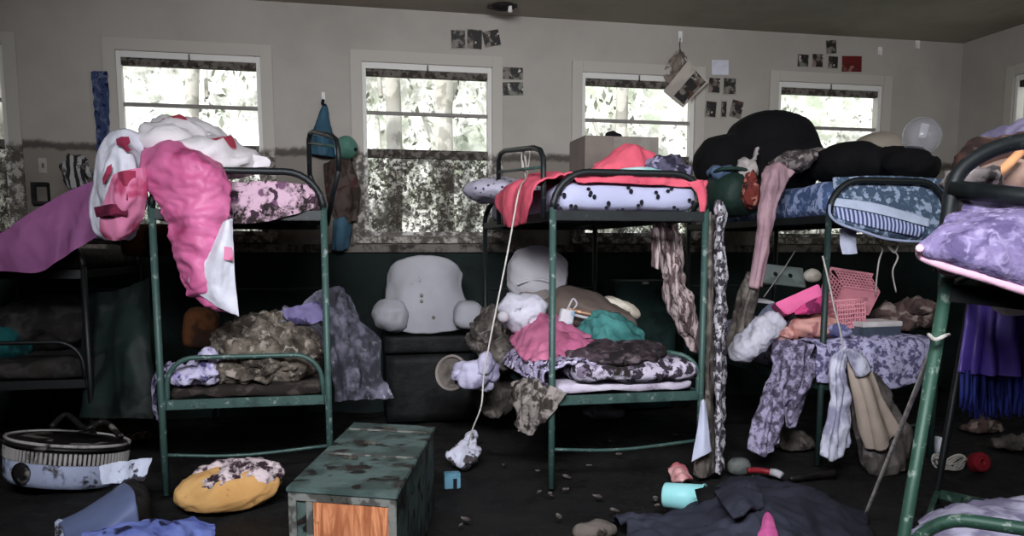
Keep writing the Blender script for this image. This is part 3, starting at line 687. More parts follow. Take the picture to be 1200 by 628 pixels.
b = sheet(rows(3.72, [(146, 566, .12), (156, 562, .18), (168, 566, .22)], [(158, 590, -.1), (170, 582, .05), (176, 584, .15)], [(164, 622, -.12), (176, 612, .05), (178, 606, .15)]), 16, 16, .003)
solid(link('end_wall', b, M['darkbox'], bin_), .008)
b = sheet(rows(3.65, [(64, 612, -.02), (70, 608), (78, 612, -.02)], [(65, 628, -.05), (73, 626, -.05), (80, 628, -.05)], [(70, 645, -.06), (78, 643, -.06), (82, 643, -.06)]), 10, 12, .002)
solid(link('rim', b, M['tub_white'], bin_), .008)
M['blue_cloth'] = fab('blue_print_cloth', S(110, 124, 186), S(80, 92, 152), scale=6, soft=.1, c3=S(30, 32, 56), mud=.15, mudscale=12)
thing('towel', sheet([[F(96, 622, .10), F(150, 612, .13), F(200, 606, .12), F(252, 610, .09)], [F(96, 632, .09), F(150, 622, .14), F(205, 617, .13), F(252, 620, .08)], [F(90, 650, .03), F(150, 648, .10), F(205, 640, .1), F(250, 640, .03)], [F(90, 680, .0), F(150, 680, .03), F(205, 680, .03), F(250, 670, .0)]], 50, 36, .018, 7, 58), M['blue_cloth'], 'wet blue cloth on the floor at the lower left below the tipped bin', 'towel')
# cushion with mud
M['yellow'] = fab('orange_yellow_cushion', S(212, 168, 108), S(196, 148, 90), scale=4, soft=.2, mud=.16, mudscale=9, bump=.2)
M['cush_top'] = fab('cushion_white_top', S(222, 206, 206), S(206, 186, 190), scale=4, soft=.2, mud=.55, mudscale=13, mudcol=S(52, 36, 42), bump=.3)
cm = F(268, 592, 0); cs = empty('cushion', cm, 'orange and white plush cushion streaked with mud on the floor by the left bunk', 'cushion')
cs.rotation_euler = (0, 0, 0)
b = blob(cm + Vector((0, 0, .085)), (.265, .17, .10), (radians(10), radians(-8), .15), .02, 5, 61, sub=5, flat=.005)
link('base', b, M['yellow'], cs)
b = blob(cm + Vector((.01, .02, .125)), (.25, .155, .085), (radians(10), radians(-8), .15), .03, 6, 62, sub=5)
link('top_cover', b, M['cush_top'], cs)
# footlocker
M['tr_green'] = fab('locker_green', S(76, 92, 88), S(52, 66, 62), 'noise', 6, .5, .1, c3=S(24, 22, 20), mud=.35, mudscale=5, rough=.55, bump=.25)
M['tr_edge'] = fab('locker_edge', S(112, 114, 108), S(70, 70, 66), scale=12, mud=.2, mudscale=12, rough=.6)
t = NT('locker_plywood'); mp = t.n('ShaderNodeMapping'); mp.inputs['Scale'].default_value = (9, 9, 1.1); t.l(t.tc.outputs['Object'], mp.inputs['Vector'])
n1 = t.noise(2.2, 6, .62, mp.outputs[0], 1.6)
c = t.mix(t.ramp(n1, .36, .6), S(206, 138, 96), S(150, 86, 54)); c = t.mix(t.ramp(t.noise(9, 5, .7), .60, .68), c, S(72, 44, 32))
M['ply'] = t.bsdf(c, .75, bump=n1, bstr=.2)
hT = .42
P0, P1, P2, P3 = F(337, 570, hT), F(464, 579, hT), F(521, 503, hT), F(405, 492, hT)
ux = (P1 - P0); lx = ux.length; ux = ux.normalized(); uy = Vector((-ux.y, ux.x, 0)); ly = ((P2 - P1).length + (P3 - P0).length) / 2
vy = ((P2 - P1) + (P3 - P0)).normalized()
TMx = Matrix(((ux.x, vy.x, 0, P0.x), (ux.y, vy.y, 0, P0.y), (0, 0, 1, 0), (0, 0, 0, 1)))
tk = empty('footlocker', P0 + ux * lx / 2 + vy * ly / 2 - Vector((0, 0, hT)), 'green wooden footlocker with a bare plywood end in the front', 'footlocker')
link('body', box((.004, .012, 0), (lx - .004, ly - .004, hT - .02), None, TMx, .003), M['tr_green'], tk, smooth=False)
link('lid', box((-.006, -.006, hT - .02), (lx + .006, ly + .006, hT), None, TMx, .004), M['tr_green'], tk, smooth=False)
bm = box((.0, .0, 0), (.03, .014, hT - .02), None, TMx, .002); box((lx - .03, 0, 0), (lx, .014, hT - .02), bm, TMx, .002); box((.03, 0, hT - .05), (lx - .03, .014, hT - .02), bm, TMx, .002); box((.07, -.004, 0), (.095, .012, hT - .05), bm, TMx, .002)
link('corner_trim', bm, M['tr_edge'], tk, smooth=False)
link('plywood_end', box((.095, .004, 0), (lx - .03, .013, hT - .05), None, TMx, .001), M['ply'], tk, smooth=False)
for f_ in (.44, .86):
    link('lid_batten', box((.01, ly * f_ - .01, hT), (lx - .01, ly * f_ + .01, hT + .006), None, TMx, .002), M['tr_edge'], tk, smooth=False)
M['iron'] = metal('old_iron', S(60, 58, 54), S(96, 92, 84), .5)
for x_, y_ in ((.5, .9), (.42, .62), (.35, .38)):
    link('hasp', box((lx * x_ - .03, ly * y_ - .012, hT), (lx * x_ + .03, ly * y_ + .012, hT + .012), None, TMx, .004), M['iron'], tk, smooth=False)
# ================================================================== CENTRE BUNK, UPPER DECK
M['butter'] = fab('white_ticking', S(176, 178, 204), S(166, 168, 194), scale=2, soft=.2, bump=.1)
M['ink'] = fab('black_print', S(26, 26, 34))
mt = BC.mattress('mattress', M['butter'], 'white mattress printed with small black butterflies on the centre bunk upper deck', 1.455, .15, y0=.0)
rnd = random.Random(4)
for (u, v) in ((659, 227), (691, 224), (694, 230), (738, 222), (770, 228), (672, 242), (712, 241), (750, 239), (785, 222), (792, 245), (727, 247), (810, 236), (655, 243)):
    bm = bmesh.new(); c = onb(BC, u, v, -.004); a0 = rnd.uniform(-1.3, 1.3); ux_ = BC.M.to_3x3() @ Vector((1, 0, 0)); uz_ = Vector((0, 0, 1))
    for sgn in (-1, 1):
        for (dx, dz, e) in ((.0125, .0, .0115),):
            X_ = dx * sgn; x_, z_ = X_ * cos(a0) - dz * sin(a0), X_ * sin(a0) + dz * cos(a0)
            ring = [bm.verts.new(c + ux_ * (x_ + e * cos(k * pi / 4)) + uz_ * (z_ + e * (1.25 if sgn > 0 else .85) * sin(k * pi / 4))) for k in range(8)]; bm.faces.new(ring)
    link('butterfly_print', bm, M['ink'], mt, smooth=False)
M['coral'] = fab('coral_blanket', S(218, 98, 114), S(200, 80, 100), scale=4, soft=.2, bump=.25, mud=.05)
bl = empty('blanket', BC.p(.1, .1, 1.6), 'coral red blanket around the edge of the white butterfly mattress', 'blanket')
b = sheet([[BC.p(x, y, z) for x, y, z in r] for r in ([(.35, .12, 1.625), (.35, .5, 1.63), (.33, 1.0, 1.63)], [(.1, .06, 1.64), (.1, .5, 1.67), (.1, 1.0, 1.66)], [(-.06, .02, 1.60), (-.09, .5, 1.62), (-.08, 1.0, 1.60)], [(-.10, .06, 1.50), (-.13, .5, 1.52), (-.1, .95, 1.52)], [(-.09, .2, 1.40), (-.12, .5, 1.38), (-.09, .8, 1.43)])], 44, 44, .018, 5, 63, fold=.006, nf=4)
solid(link('left_drape', b, M['coral'], bl), .008)
b = sheet([[BC.p(x, y, z) for x, y, z in r] for r in ([(.08, .22, 1.64), (.45, .22, 1.64), (.86, .2, 1.625)], [(.1, .02, 1.625), (.45, .0, 1.628), (.85, .02, 1.615)], [(.12, -.02, 1.60), (.45, -.018, 1.592), (.83, -.015, 1.585)])], 60, 16, .012, 6, 65)
solid(link('top_fold', b, M['coral'], bl), .008)
b = sheet([[BC.p(x, y, z) for x, y, z in r] for r in ([(.72, -.02, 1.605), (.80, -.015, 1.62), (.87, .12, 1.62)], [(.77, -.02, 1.56), (.82, -.02, 1.57), (.885, .1, 1.56)], [(.79, -.02, 1.50), (.83, -.02, 1.50), (.885, .1, 1.50)], [(.80, -.01, 1.455), (.83, -.01, 1.455), (.88, .1, 1.44)])], 20, 24, .008, 6, 66)
solid(link('right_drape', b, M['coral'], bl), .008)
M['pale_print'] = fab('pale_dotted_cloth', S(188, 184, 200), S(70, 66, 84), 'spots', 22, .22, .04, mud=.15)
thing('pillow', blob(BC.p(.02, 1.45, 1.65), (.26, .30, .09), (0, 0, .2), .02, 5, 67), M['pale_print'], 'pale dotted pillow behind the coral blanket at the left of the centre bunk', 'pillow')
M['carton'] = fab('grey_cardboard', S(112, 104, 97), S(92, 86, 80), scale=3, soft=.2, bump=.1)
def bedbox(b, c, size, rz, name, m, label, cat, r=.006):
    Mx = b.M @ Matrix.Translation(c) @ Matrix.Rotation(rz, 4, 'Z')
    return thing(name, rbox(size, r, 4, Mx), m, label, cat, smooth=False)
cb = W(718, 194, 5.15); rt = empty('cardboard_box', (cb.x, cb.y, 1.62), 'grey cardboard box standing on the centre bunk in front of the third window', 'box')
Mx = Matrix.Translation((cb.x, cb.y, 0)) @ Matrix.Rotation(YAW, 4, 'Z'); hx, hy, zt = .225, .16, W(718, 160, 5.0).z
bm = box((-hx, -hy, 1.62), (hx, -hy + .006, zt), None, Mx); box((-hx, hy - .006, 1.62), (hx, hy, zt - .01), bm, Mx); box((-hx, -hy + .006, 1.62), (-hx + .006, hy - .006, zt), bm, Mx); box((hx - .006, -hy + .006, 1.62), (hx, hy - .006, zt), bm, Mx); box((-hx, -hy, 1.615), (hx, hy, 1.62), bm, Mx)
link('carton', bm, M['carton'], rt, smooth=False)
M['carton_pale'] = fab('cardboard_flap', S(128, 122, 114))
bm = box((-hx + .17, -hy - .004, 1.66), (hx, -hy, zt - .006), None, Mx); link('flap', bm, M['carton_pale'], rt, smooth=False)
thing('rag', blob(W(718, 160, 5.1), (.05, .05, .028), (0, .1, 0), .02, 12, 68, sub=3), M['black'], 'small black rag lying on top of the cardboard box', 'cloth')
thing('shirt', sheet([[BC.p(x, y, z) for x, y, z in r] for r in ([(.40, .52, 1.74), (.55, .5, 1.80), (.68, .5, 1.78)], [(.34, .40, 1.72), (.54, .36, 1.84), (.72, .38, 1.78)], [(.28, .3, 1.65), (.5, .27, 1.71), (.72, .28, 1.70)], [(.26, .24, 1.63), (.5, .23, 1.64), (.74, .24, 1.63)])], 34, 34, .02, 7, 69), M['coral'], 'red shirt heaped in front of the cardboard box', 'clothing')
M['tealcl'] = fab('teal_cloth', S(70, 128, 124), S(42, 88, 86), scale=6, soft=.15, bump=.35, mud=.1)
M['mint'] = fab('mint_towel', S(176, 206, 206), S(120, 176, 174), scale=8, thr=.5, soft=.1)
thing('towel', blob(BC.p(.55, .2, 1.655), (.15, .09, .05), (0, 0, .1), .012, 7, 70), M['mint'], 'folded mint towel on the centre bunk behind its top rail', 'towel')
M['slate'] = fab('slate_clothes', S(84, 80, 100), S(40, 38, 52), 'noise', 9, .5, .06, c3=S(150, 146, 172))
thing('clothes_pile', blob(BC.p(.74, .32, 1.69), (.14, .16, .09), (0, .2, .1), .045, 9, 71), M['slate'], 'pile of slate and lilac clothes at the right of the centre bunk upper deck', 'clothing')
thing('clothes_pile', blob(BC.p(.80, .75, 1.70), (.16, .2, .08), (0, -.1, .1), .045, 8, 72), M['darkgrey'], 'dark grey clothes pile beside the green bag', 'clothing')
# cord knotted to the guard rail
kn = W(615, 178, 4.85)
cord = empty('cord', F(545, 520), 'long white cord tied to the guard rail and hanging to the floor', 'cord')
link('hanging_line', tube([W(616, 180, 4.88), W(617, 206, 4.84), W(608, 225, 4.35), W(596, 290, 4.3), W(584, 350, 4.3), W(574, 400, 4.3), W(567, 440, 4.3), W(564, 475, 4.3), W(554, 502, 4.35), W(548, 522, 4.4)], .0045, 7, n=60), M['cord'], cord)
link('knot_loop', tube([W(611, 172, 4.9), W(612, 195, 4.86), W(616, 203, 4.85), W(620, 190, 4.86), W(621, 172, 4.9)], .004, 6, n=24), M['cord'], cord)
link('knot_loop', tube([W(613, 175, 4.9), W(618, 202, 4.85), W(616, 206, 4.85), W(612, 188, 4.85)], .004, 6, n=20), M['cord'], cord)
M['rag_white'] = fab('white_muddy_rag', S(190, 190, 204), S(70, 64, 66), 'noise', 12, .55, .04, mud=.3, mudscale=9, bump=.5)
p = F(544, 548)
b = blob(p + Vector((0, 0, .07)), (.10, .10, .075), (0, 0, .3), .04, 10, 73, flat=.0); blob(p + Vector((.04, .05, .14)), (.04, .04, .07), (0, .2, 0), .03, 12, 74, sub=3, bm=b)
thing('rag', b, M['rag_white'], 'white muddy rag bundle on the floor at the end of the hanging cord', 'rag')
M['cyan'] = fab('cyan_plastic', S(104, 152, 172), S(84, 128, 148), scale=5, rough=.5, mud=.2, mudscale=15)
cb_ = F(530, 573); rt = empty('small_box', cb_, 'small pale blue plastic bracket on the floor right of the footlocker', 'box')
Mx = TM(cb_, (0, 0, .2)); bm = box((-.04, 0, 0), (.045, .05, .085), None, Mx, .004); link('case', bm, M['cyan'], rt, smooth=False)
link('opening', box((.005, -.004, .0), (.025, .002, .055), None, Mx), M['ink'], rt, smooth=False)

# ================================================================== CENTRE BUNK, LOWER DECK AND BESIDE IT
M['bwquilt'] = fab('black_white_quilt', S(186, 178, 194), S(48, 42, 50), 'noise', 17, .52, .03, c3=S(120, 108, 126), mud=.3, mudscale=6, bump=.5)
M['dkquilt'] = fab('dark_quilt', S(62, 50, 56), S(30, 25, 28), 'noise', 9, .5, .1, c3=S(104, 92, 96), c3s=.1, mud=.3)
M['whiteslab'] = fab('white_mattress_edge', S(206, 198, 210), S(178, 168, 184), scale=6, soft=.15, mud=.2, mudscale=6)
BC.mattress('mattress', M['whiteslab'], 'thin off white mattress on the centre bunk lower deck', .495, .06, wr=.012, y0=.02)
b = rbox((.70, 1.12, .10), .045, 16, BC.M @ TM((.47, .52, .615)), wr=.03, freq=7, seed=76)
thing('quilt', b, M['bwquilt'], 'folded black and white patterned quilt on the centre bunk lower deck', 'quilt')
b = blob(BC.p(.42, .36, .675), (.35, .41, .075), (0, 0, .1), .035, 7, 77, flat=.635)
thing('blanket', b, M['dkquilt'], 'dark maroon grey blanket crumpled on top of the folded quilt', 'blanket')
M['lilac2'] = fab('lilac_dark_print', S(160, 150, 178), S(48, 42, 58), 'noise', 22, .53, .03, c3=S(204, 196, 214), mud=.2, mudscale=8, bump=.5)
b = sheet([[BC.p(x, y, z) for x, y, z in r] for r in ([(.34, .9, .64), (.34, .45, .66), (.30, .02, .66)], [(.12, .95, .66), (.12, .45, .69), (.12, -.02, .67)], [(-.03, .95, .64), (-.05, .45, .66), (-.04, .0, .63)], [(-.08, .9, .55), (-.10, .45, .57), (-.06, .02, .55)])], 50, 34, .03, 8, 78)
solid(thing('print_sheet', b, M['lilac2'], 'lilac and black printed sheet under the pink cloth on the centre bunk', 'sheet'), .012)
M['mudsheet'] = fab('muddy_lace_sheet', S(146, 138, 132), S(58, 52, 48), 'noise', 16, .52, .06, mud=.25, mudscale=7, bump=.6)
b = sheet([[BC.p(x, y, z) for x, y, z in r] for r in ([(-.06, .40, .57), (-.07, .2, .58), (.0, -.04, .55), (.06, -.05, .52)], [(-.11, .42, .49), (-.12, .2, .48), (-.04, -.03, .47), (.03, -.05, .46)], [(-.11, .34, .40), (-.13, .2, .36), (-.08, .02, .36), (-.03, -.03, .38)], [(-.11, .22, .31), (-.13, .16, .27), (-.1, .08, .27), (-.07, .04, .31)])], 40, 40, .035, 8, 79)
solid(thing('muddy_sheet', b, M['mudsheet'], 'muddy grey lace sheet hanging in a point off the centre bunk lower deck', 'sheet'), .012)
M['pinkcl'] = fab('pink_cloth', S(196, 116, 146), S(172, 90, 124), scale=4, soft=.2, c3=S(160, 84, 112), c3s=.1, bump=.4, mud=.08, mudcol=S(96, 60, 76))
b = sheet([[BC.p(x, y, z) for x, y, z in r] for r in ([(-.02, .95, .70), (.12, .9, .82), (.30, .8, .76), (.42, .7, .70)], [(-.05, .7, .68), (.08, .6, .84), (.26, .5, .80), (.40, .4, .71)], [(-.08, .4, .66), (.04, .3, .74), (.20, .22, .74), (.36, .2, .69)], [(-.07, .22, .64), (.04, .12, .68), (.20, .1, .68), (.33, .1, .68)])], 46, 40, .03, 7, 80)
solid(thing('pink_cloth', b, M['pinkcl'], 'bright pink crumpled cloth on the left of the centre bunk lower deck', 'cloth'), .012)
b = sheet([[BC.p(x, y, z) for x, y, z in r] for r in ([(.34, .8, .72), (.48, .75, .86), (.66, .7, .80)], [(.30, .62, .74), (.46, .55, .88), (.68, .5, .78)], [(.30, .48, .71), (.44, .38, .76), (.66, .36, .71)], [(.32, .4, .70), (.46, .3, .70), (.66, .28, .69)])], 40, 36, .035, 9, 81)
solid(thing('teal_cloth', b, M['tealcl'], 'teal crumpled cloth in the middle of the centre bunk lower deck', 'cloth'), .012)
M['whitepil'] = fab('white_pillow', S(190, 187, 191), S(166, 163, 168), scale=3, soft=.25, bump=.15, mud=.12, mudscale=4, mudcol=S(120, 112, 106))
M['greypil'] = fab('grey_pillow', S(136, 128, 122), S(104, 97, 92), scale=4, soft=.25, bump=.3, mud=.15, mudscale=7)
def bl(u, v, Y, ru, rv, ry, rot=(0, 0, 0), **k): return blob(W(u, v, Y), (ru * px(Y), ry, rv * px(Y)), rot, **k)
b = bl(630, 322, 5.65, 38, 33, .2, (0, 0, 0), wr=.022, freq=4, seed=82, sub=5, sq=.75)
P_ = [W(606 + 1.5 * k, 333 - 6 * sin(pi * k / 30), 5.65 - .20) for k in range(31)]
rt = empty('pillow', W(630, 350, 5.6), 'plump white pillow stacked highest at the back of the centre bunk lower deck', 'pillow')
link('case', b, M['whitepil'], rt); link('piping', tube(P_, .012, 7), M['whitepil'], rt)
thing('pillow', bl(632, 372, 5.55, 36, 34, .22, wr=.03, freq=5, seed=83, sq=.8, flat=.60), M['greypil'], 'grey stained pillow under the plump white pillow', 'pillow')
thing('white_rag', bl(613, 366, 5.15, 29, 24, .12, wr=.035, freq=9, seed=84), M['white'], 'white crumpled rag beside the pink cloth, left of the post', 'cloth')
thing('ball', bl(590, 371, 4.95, 7, 7, .035, wr=0, sub=3), M['whitepil'], 'small white ball by the hanging cord', 'ball')
M['greybag'] = fab('grey_brown_canvas', S(112, 98, 90), S(88, 76, 70), scale=3, soft=.25, bump=.15, mud=.12)
b = sheet(rows(5.35, [(640, 345, .1), (668, 336, .15), (700, 345, .15), (738, 366, .15)], [(638, 362, -.05), (666, 352, -.1), (700, 360, -.1), (742, 374, -.0)], [(640, 386, -.0), (662, 378, -.08), (700, 376, -.1), (746, 384, .0)], [(640, 402, .05), (662, 404, .0), (700, 402, .0), (744, 396, .1)]), 40, 34, .015, 4, 85)
solid(thing('canvas_bag', b, M['greybag'], 'grey brown canvas bag slumped behind the teal cloth', 'bag'), .02)
M['cream'] = fab('cream_cloth', S(214, 206, 190), S(180, 170, 154), scale=5)
thing('cloth_roll', bl(728, 360, 5.62, 24, 9, .08, (0, radians(26), 0), wr=.012, freq=8, seed=86), M['cream'], 'cream cloth roll behind the grey brown canvas bag', 'cloth')
M['gold'] = fab('brass_rod', S(206, 164, 126), S(150, 110, 80), scale=14, rough=.3, spec=.6)
hg = empty('clothes_hanger', W(690, 374, 5.0), 'shiny tan hanger rods lying over the teal cloth', 'hanger')
link('rod', tube([W(664, 362, 5.1), W(690, 368, 5.08), W(722, 374, 5.08)], .012, 8, n=10), M['gold'], hg)
link('rod', tube([W(668, 368, 5.06), W(694, 374, 5.04), W(720, 381, 5.04)], .009, 8, n=10), M['whitepil'], hg)
link('hook', tube([W(664, 366, 5.08), W(668, 356, 5.08), W(672, 350, 5.08), W(676, 356, 5.08), W(672, 362, 5.08)], .006, 7, n=16), M['whitepil'], hg)
M['cardw'] = fab('white_blue_card', S(206, 202, 206), S(140, 170, 190), scale=6)
thing('carton', rbox((.085, .06, .12), .015, 5, TM(W(663, 374, 4.95), (0, .2, .2))), M['cardw'], 'white and pale blue carton right of the post on the centre bunk', 'carton')
# cast off heap left of the bunk
M['mudlump'] = fab('mud_caked_clothes', S(98, 91, 85), S(56, 51, 48), 'noise', 8, .5, .14, c3=S(126, 119, 112), c3s=.12, mud=.3, mudscale=7, bump=.7)
b = bl(575, 392, 5.5, 24, 36, .16, (0, .3, 0), wr=.06, freq=7, seed=88, sub=5); bl(588, 415, 5.25, 24, 20, .14, (0, 0, 0), wr=.05, freq=8, seed=89, bm=b)
bl(580, 450, 5.5, 26, 40, .14, wr=.04, freq=7, seed=90, bm=b, flat=.0)
thing('clothes_heap', b, M['mudlump'], 'mud caked grey clothes slumped against the left side of the centre bunk', 'clothing')
M['lilac3'] = fab('pale_lilac_cloth', S(186, 182, 204), S(120, 114, 138), scale=6, soft=.1, mud=.15, mudscale=9, bump=.4)
b = bl(556, 440, 5.05, 24, 18, .10, (0, .4, 0), wr=.045, freq=8, seed=91); bl(572, 430, 5.0, 14, 18, .08, (0, -.3, 0), wr=.03, freq=9, seed=92, bm=b)
thing('lilac_cloth', b, M['lilac3'], 'pale lilac cloth bunched right of the round grey dish', 'cloth')
rl = W(530, 437, 5.1); rm = TM(rl, (radians(78), 0, radians(-25)))
rt = empty('serving_dish', rl - Vector((0, 0, .12)), 'round grey dish with a pale rim standing on edge left of the centre bunk', 'dish')
link('disc', lathe([(0, -.02), (.05, -.018), (.085, -.004), (.098, .004)], 40, rm), M['mudlump'], rt)
link('rim', lathe([(.095, -.012), (.11, -.016), (.114, .012), (.104, .03), (.094, .012), (.095, -.012)], 40, rm), M['greypil'], rt)
link('sticker', bl(536, 440, 5.0, 7, 8, .01, (0, .5, 0), wr=.015, freq=12, seed=93, sub=3), M['lilac3'], rt)
# white backrest pillow on a dark trunk
p = B(503, 388, .42); p = Vector((p.x, p.y, 0)); zt = .64
rt = empty('trunk', p, 'black trunk against the wall carrying the white backrest pillow', 'trunk')
Mx = Matrix.Translation(p) @ Matrix.Rotation(YAW, 4, 'Z')
M['blk'] = fab('black_trunk', S(24, 25, 25), S(15, 15, 15), scale=4, rough=.6)
link('body', rbox((.68, .42, .5), .015, 4, Mx @ Matrix.Translation((0, 0, .25))), M['blk'], rt); link('lid', rbox((.70, .44, .13), .015, 4, Mx @ Matrix.Translation((0, 0, .575))), M['blk'], rt)
M['bkpil'] = fab('white_plush', S(172, 171, 176), S(152, 151, 157), scale=2.5, soft=.3, bump=.12, mud=.08, mudscale=5, mudcol=S(112, 104, 100))
rt = empty('backrest_pillow', p + Vector((0, 0, zt)), 'white backrest pillow with two stubby arms on the black trunk', 'pillow')
b = sheet(rows(6.2, [(462, 324, .05), (469, 311, 0), (497, 304, -.02), (525, 308, 0), (536, 322, .06)], [(460, 340, 0), (478, 335, -.1), (497, 334, -.12), (516, 335, -.1), (535, 340, .02)], [(456, 362, -.03), (476, 360, -.14), (497, 360, -.16), (520, 360, -.14), (541, 362, .0)], [(450, 384, -.0), (476, 387, -.12), (500, 389, -.14), (524, 387, -.12), (548, 384, .02)]), 40, 40, .012, 4, 95)
solid(link('back', b, M['bkpil'], rt), .12, 0)
link('arm', bl(458, 370, 6.0, 21, 21, .14, (0, .2, 0), wr=.02, freq=5, seed=96), M['bkpil'], rt)
b = rbox((.21, .28, .20), .075, 10, TM(W(548, 369, 6.05), (0, .12, .2)), wr=.01); link('arm', b, M['bkpil'], rt)
for (u, v) in ((494, 346), (494, 353), (508, 372)): link('button', bl(u, v, 5.98, 2.2, 2.2, .006, sub=2, wr=0), M['greypil'], rt)
M['hose'] = fab('grey_hose', S(104, 96, 90), mud=.4, mudscale=10)
thing('hose', tube([F(455, 450, .03), F(480, 455, .03), F(500, 450, .04), F(512, 440, .08)], .016, 8, n=20), M['hose'], 'short grey hose on the floor in front of the black trunk', 'hose')
M['dkgreen'] = fab('dark_green_case', S(36, 58, 54), S(24, 38, 36), scale=3, rough=.6)
p = B(748, 340, .3); rt = empty('trunk', Vector((p.x, p.y, 0)), 'dark green trunk on end against the wall behind the centre bunk', 'trunk')
Mx = Matrix.Translation((p.x, p.y, 0)) @ Matrix.Rotation(YAW, 4, 'Z')
link('body', rbox((.50, .4, 1.02), .02, 4, Mx @ Matrix.Translation((0, 0, .51))), M['dkgreen'], rt)
link('catch', rbox((.05, .02, .02), .006, 3, Mx @ Matrix.Translation((-.02, -.205, 1.0))), M['whitepil'], rt); link('catch', rbox((.03, .02, .02), .006, 3, Mx @ Matrix.Translation((.2, -.205, .98))), M['whitepil'], rt)
# hanging cloths right of the centre bunk
M['browntwist'] = fab('brown_white_scarf', S(186, 168, 166), S(84, 68, 68), 'streak', 26, .5, .06, c3=S(120, 102, 102), mud=.1, bump=.5)
b = sheet(rows(4.85, [(766, 262, .1), (780, 261), (794, 262, .1)], [(770, 290, .1), (784, 288, -.04), (798, 290, .1)], [(774, 330, .1), (790, 328, -.05), (806, 330, .08)], [(782, 365, .1), (800, 364, -.05), (817, 360, .05)], [(800, 392, .1), (812, 392), (824, 384, .05)], [(816, 412, .05), (824, 412), (832, 402, .05)]), 34, 60, .03, 9, 98, fold=.01, nf=3)
sheet(rows(4.8, [(762, 268), (772, 266)], [(764, 290), (774, 290)], [(763, 312), (772, 316)]), 10, 24, .02, 9, 99, bm=b)
solid(thing('scarf', b, M['browntwist'], 'brown and white twisted scarf looped under the centre bunk upper deck', 'scarf'), .01)
M['bwstrip'] = fab('black_white_curtain', S(192, 188, 194), S(54, 50, 56), 'noise', 26, .5, .05, c3=S(96, 90, 96), mud=.2, mudscale=5, bump=.5)
b = sheet(rows(4.55, [(838, 236, .1), (844, 234), (850, 240, .1)], [(837, 280, .05), (844, 280, -.03), (852, 282, .05)], [(836, 340, .05), (844, 340, -.03), (851, 342, .05)], [(836, 400, .03), (843, 400, -.04), (850, 402, .05)], [(836, 460), (843, 460, -.05), (850, 460, .05)], [(837, 510), (842, 512, -.05), (850, 510, .03)], [(838, 553, -.05), (844, 556, -.08), (851, 550, -.02)]), 22, 90, .018, 10, 101)
solid(thing('curtain', b, M['bwstrip'], 'long black and white patterned strip hanging to the floor right of the centre bunk', 'curtain'), .008)
b = sheet(rows(4.5, [(828, 250, .1), (832, 248), (837, 254, .1)], [(828, 320, .05), (832, 320), (836, 322, .05)], [(827, 400, .03), (831, 400, -.02), (836, 402, .05)], [(824, 480), (829, 480, -.03), (836, 480, .03)], [(814, 540, -.05), (824, 548, -.08), (838, 545, .0)], [(812, 556, -.05), (824, 560, -.08), (836, 556, .0)]), 20, 80, .014, 10, 103)
solid(thing('curtain', b, M['mudlump'], 'narrow mud brown strip hanging beside the right post of the centre bunk', 'curtain'), .008)
M['palecloth'] = fab('pale_blue_white_cloth', S(204, 208, 226), S(176, 180, 204), scale=4, soft=.2)
b = sheet(rows(4.36, [(821, 470, .02), (824, 468), (826, 470, .02)], [(818, 500), (824, 500, -.02), (830, 500)], [(814, 522), (823, 522, -.03), (832, 518)], [(811, 541), (822, 535, -.03), (834, 529)]), 18, 30, .008, 7, 104)
solid(thing('napkin', b, M['palecloth'], 'pale white pointed cloth hanging low on the right post of the centre bunk', 'cloth'), .006)
thing('plastic_sheet', blob(F(708, 484, .04), (.16, .1, .05), (0, 0, -.1), .03, 9, 105, flat=0.0), M['clear_lilac'], 'crumpled clear plastic on the floor under the centre bunk', 'plastic')
# ================================================================== WALL AND CEILING THINGS
def photomat(i):
    r = random.Random(i * 7 + 1); t = NT('photo_print_%d' % i)
    of = t.n('ShaderNodeMapping'); of.inputs['Location'].default_value = (i * 3.1, i * 1.7, i * .9); t.l(t.tc.outputs['Object'], of.inputs['Vector'])
    n = t.noise(15, 2, .5, of.outputs[0]); c = t.mix(t.ramp(n, .46, .6), S(38, 34, 32), S(124 + r.randint(-14, 20), 114, 104))
    c = t.mix(t.ramp(t.noise(20, 2, .5, of.outputs[0]), .63, .7), c, S(200, 194, 186)); c = t.mix(t.ramp(t.noise(11, 2, .5, of.outputs[0], .5), .62, .68), c, S(86, 58, 46))
    return t.bsdf(c, .45)
PM = [photomat(i) for i in range(6)]
M['pborder'] = fab('photo_border', S(170, 164, 154), rough=.5)
M['redpic'] = fab('dark_red_picture', S(104, 34, 32), S(74, 24, 24), scale=5, soft=.2, c3=S(140, 96, 88), rough=.5)
def photo(u, v, w, h, i, label, rot=0, border=.12, mat=None, group='snapshots pinned to the wall'):
    c = B(u, v, .004); Y = c.y; a, b = w * px(Y) / 2, h * px(Y) / 2
    root = empty('photograph', c, label, 'photo', group, rot=(0, radians(rot), YAW))
    bm = box((-a, -.002, -b), (a, .002, b)); link('backing', bm, M['pborder'], root, True, smooth=False)
    bm = box((-a * (1 - border), -.004, -b * (1 - border)), (a * (1 - border), -.002, b * (1 - border))); link('image', bm, mat or PM[i % 6], root, True, smooth=False)
    if rot: pass
    return root
photo(537, 46, 18, 22, 0, 'snapshot above the muddy paned window, leftmost of its row of three', -2)
photo(556, 46, 18, 22, 1, 'dark snapshot above the muddy paned window, middle of its row of three', 2, .06)
photo(576, 45, 20, 18, 2, 'tilted snapshot above the muddy paned window, rightmost of its row of three', -12, .06)
photo(601, 86, 25, 14, 3, 'wide snapshot right of the muddy paned window, upper of two', 0, .08)
photo(601, 104, 25, 15, 4, 'wide dark snapshot right of the muddy paned window, lower of two', -3, .05)
photo(837, 100, 15, 18, 5, 'snapshot under the white paper, left of the upper pair', 2)
photo(855, 101, 17, 20, 0, 'snapshot under the white paper, right of the upper pair', 0, .14)
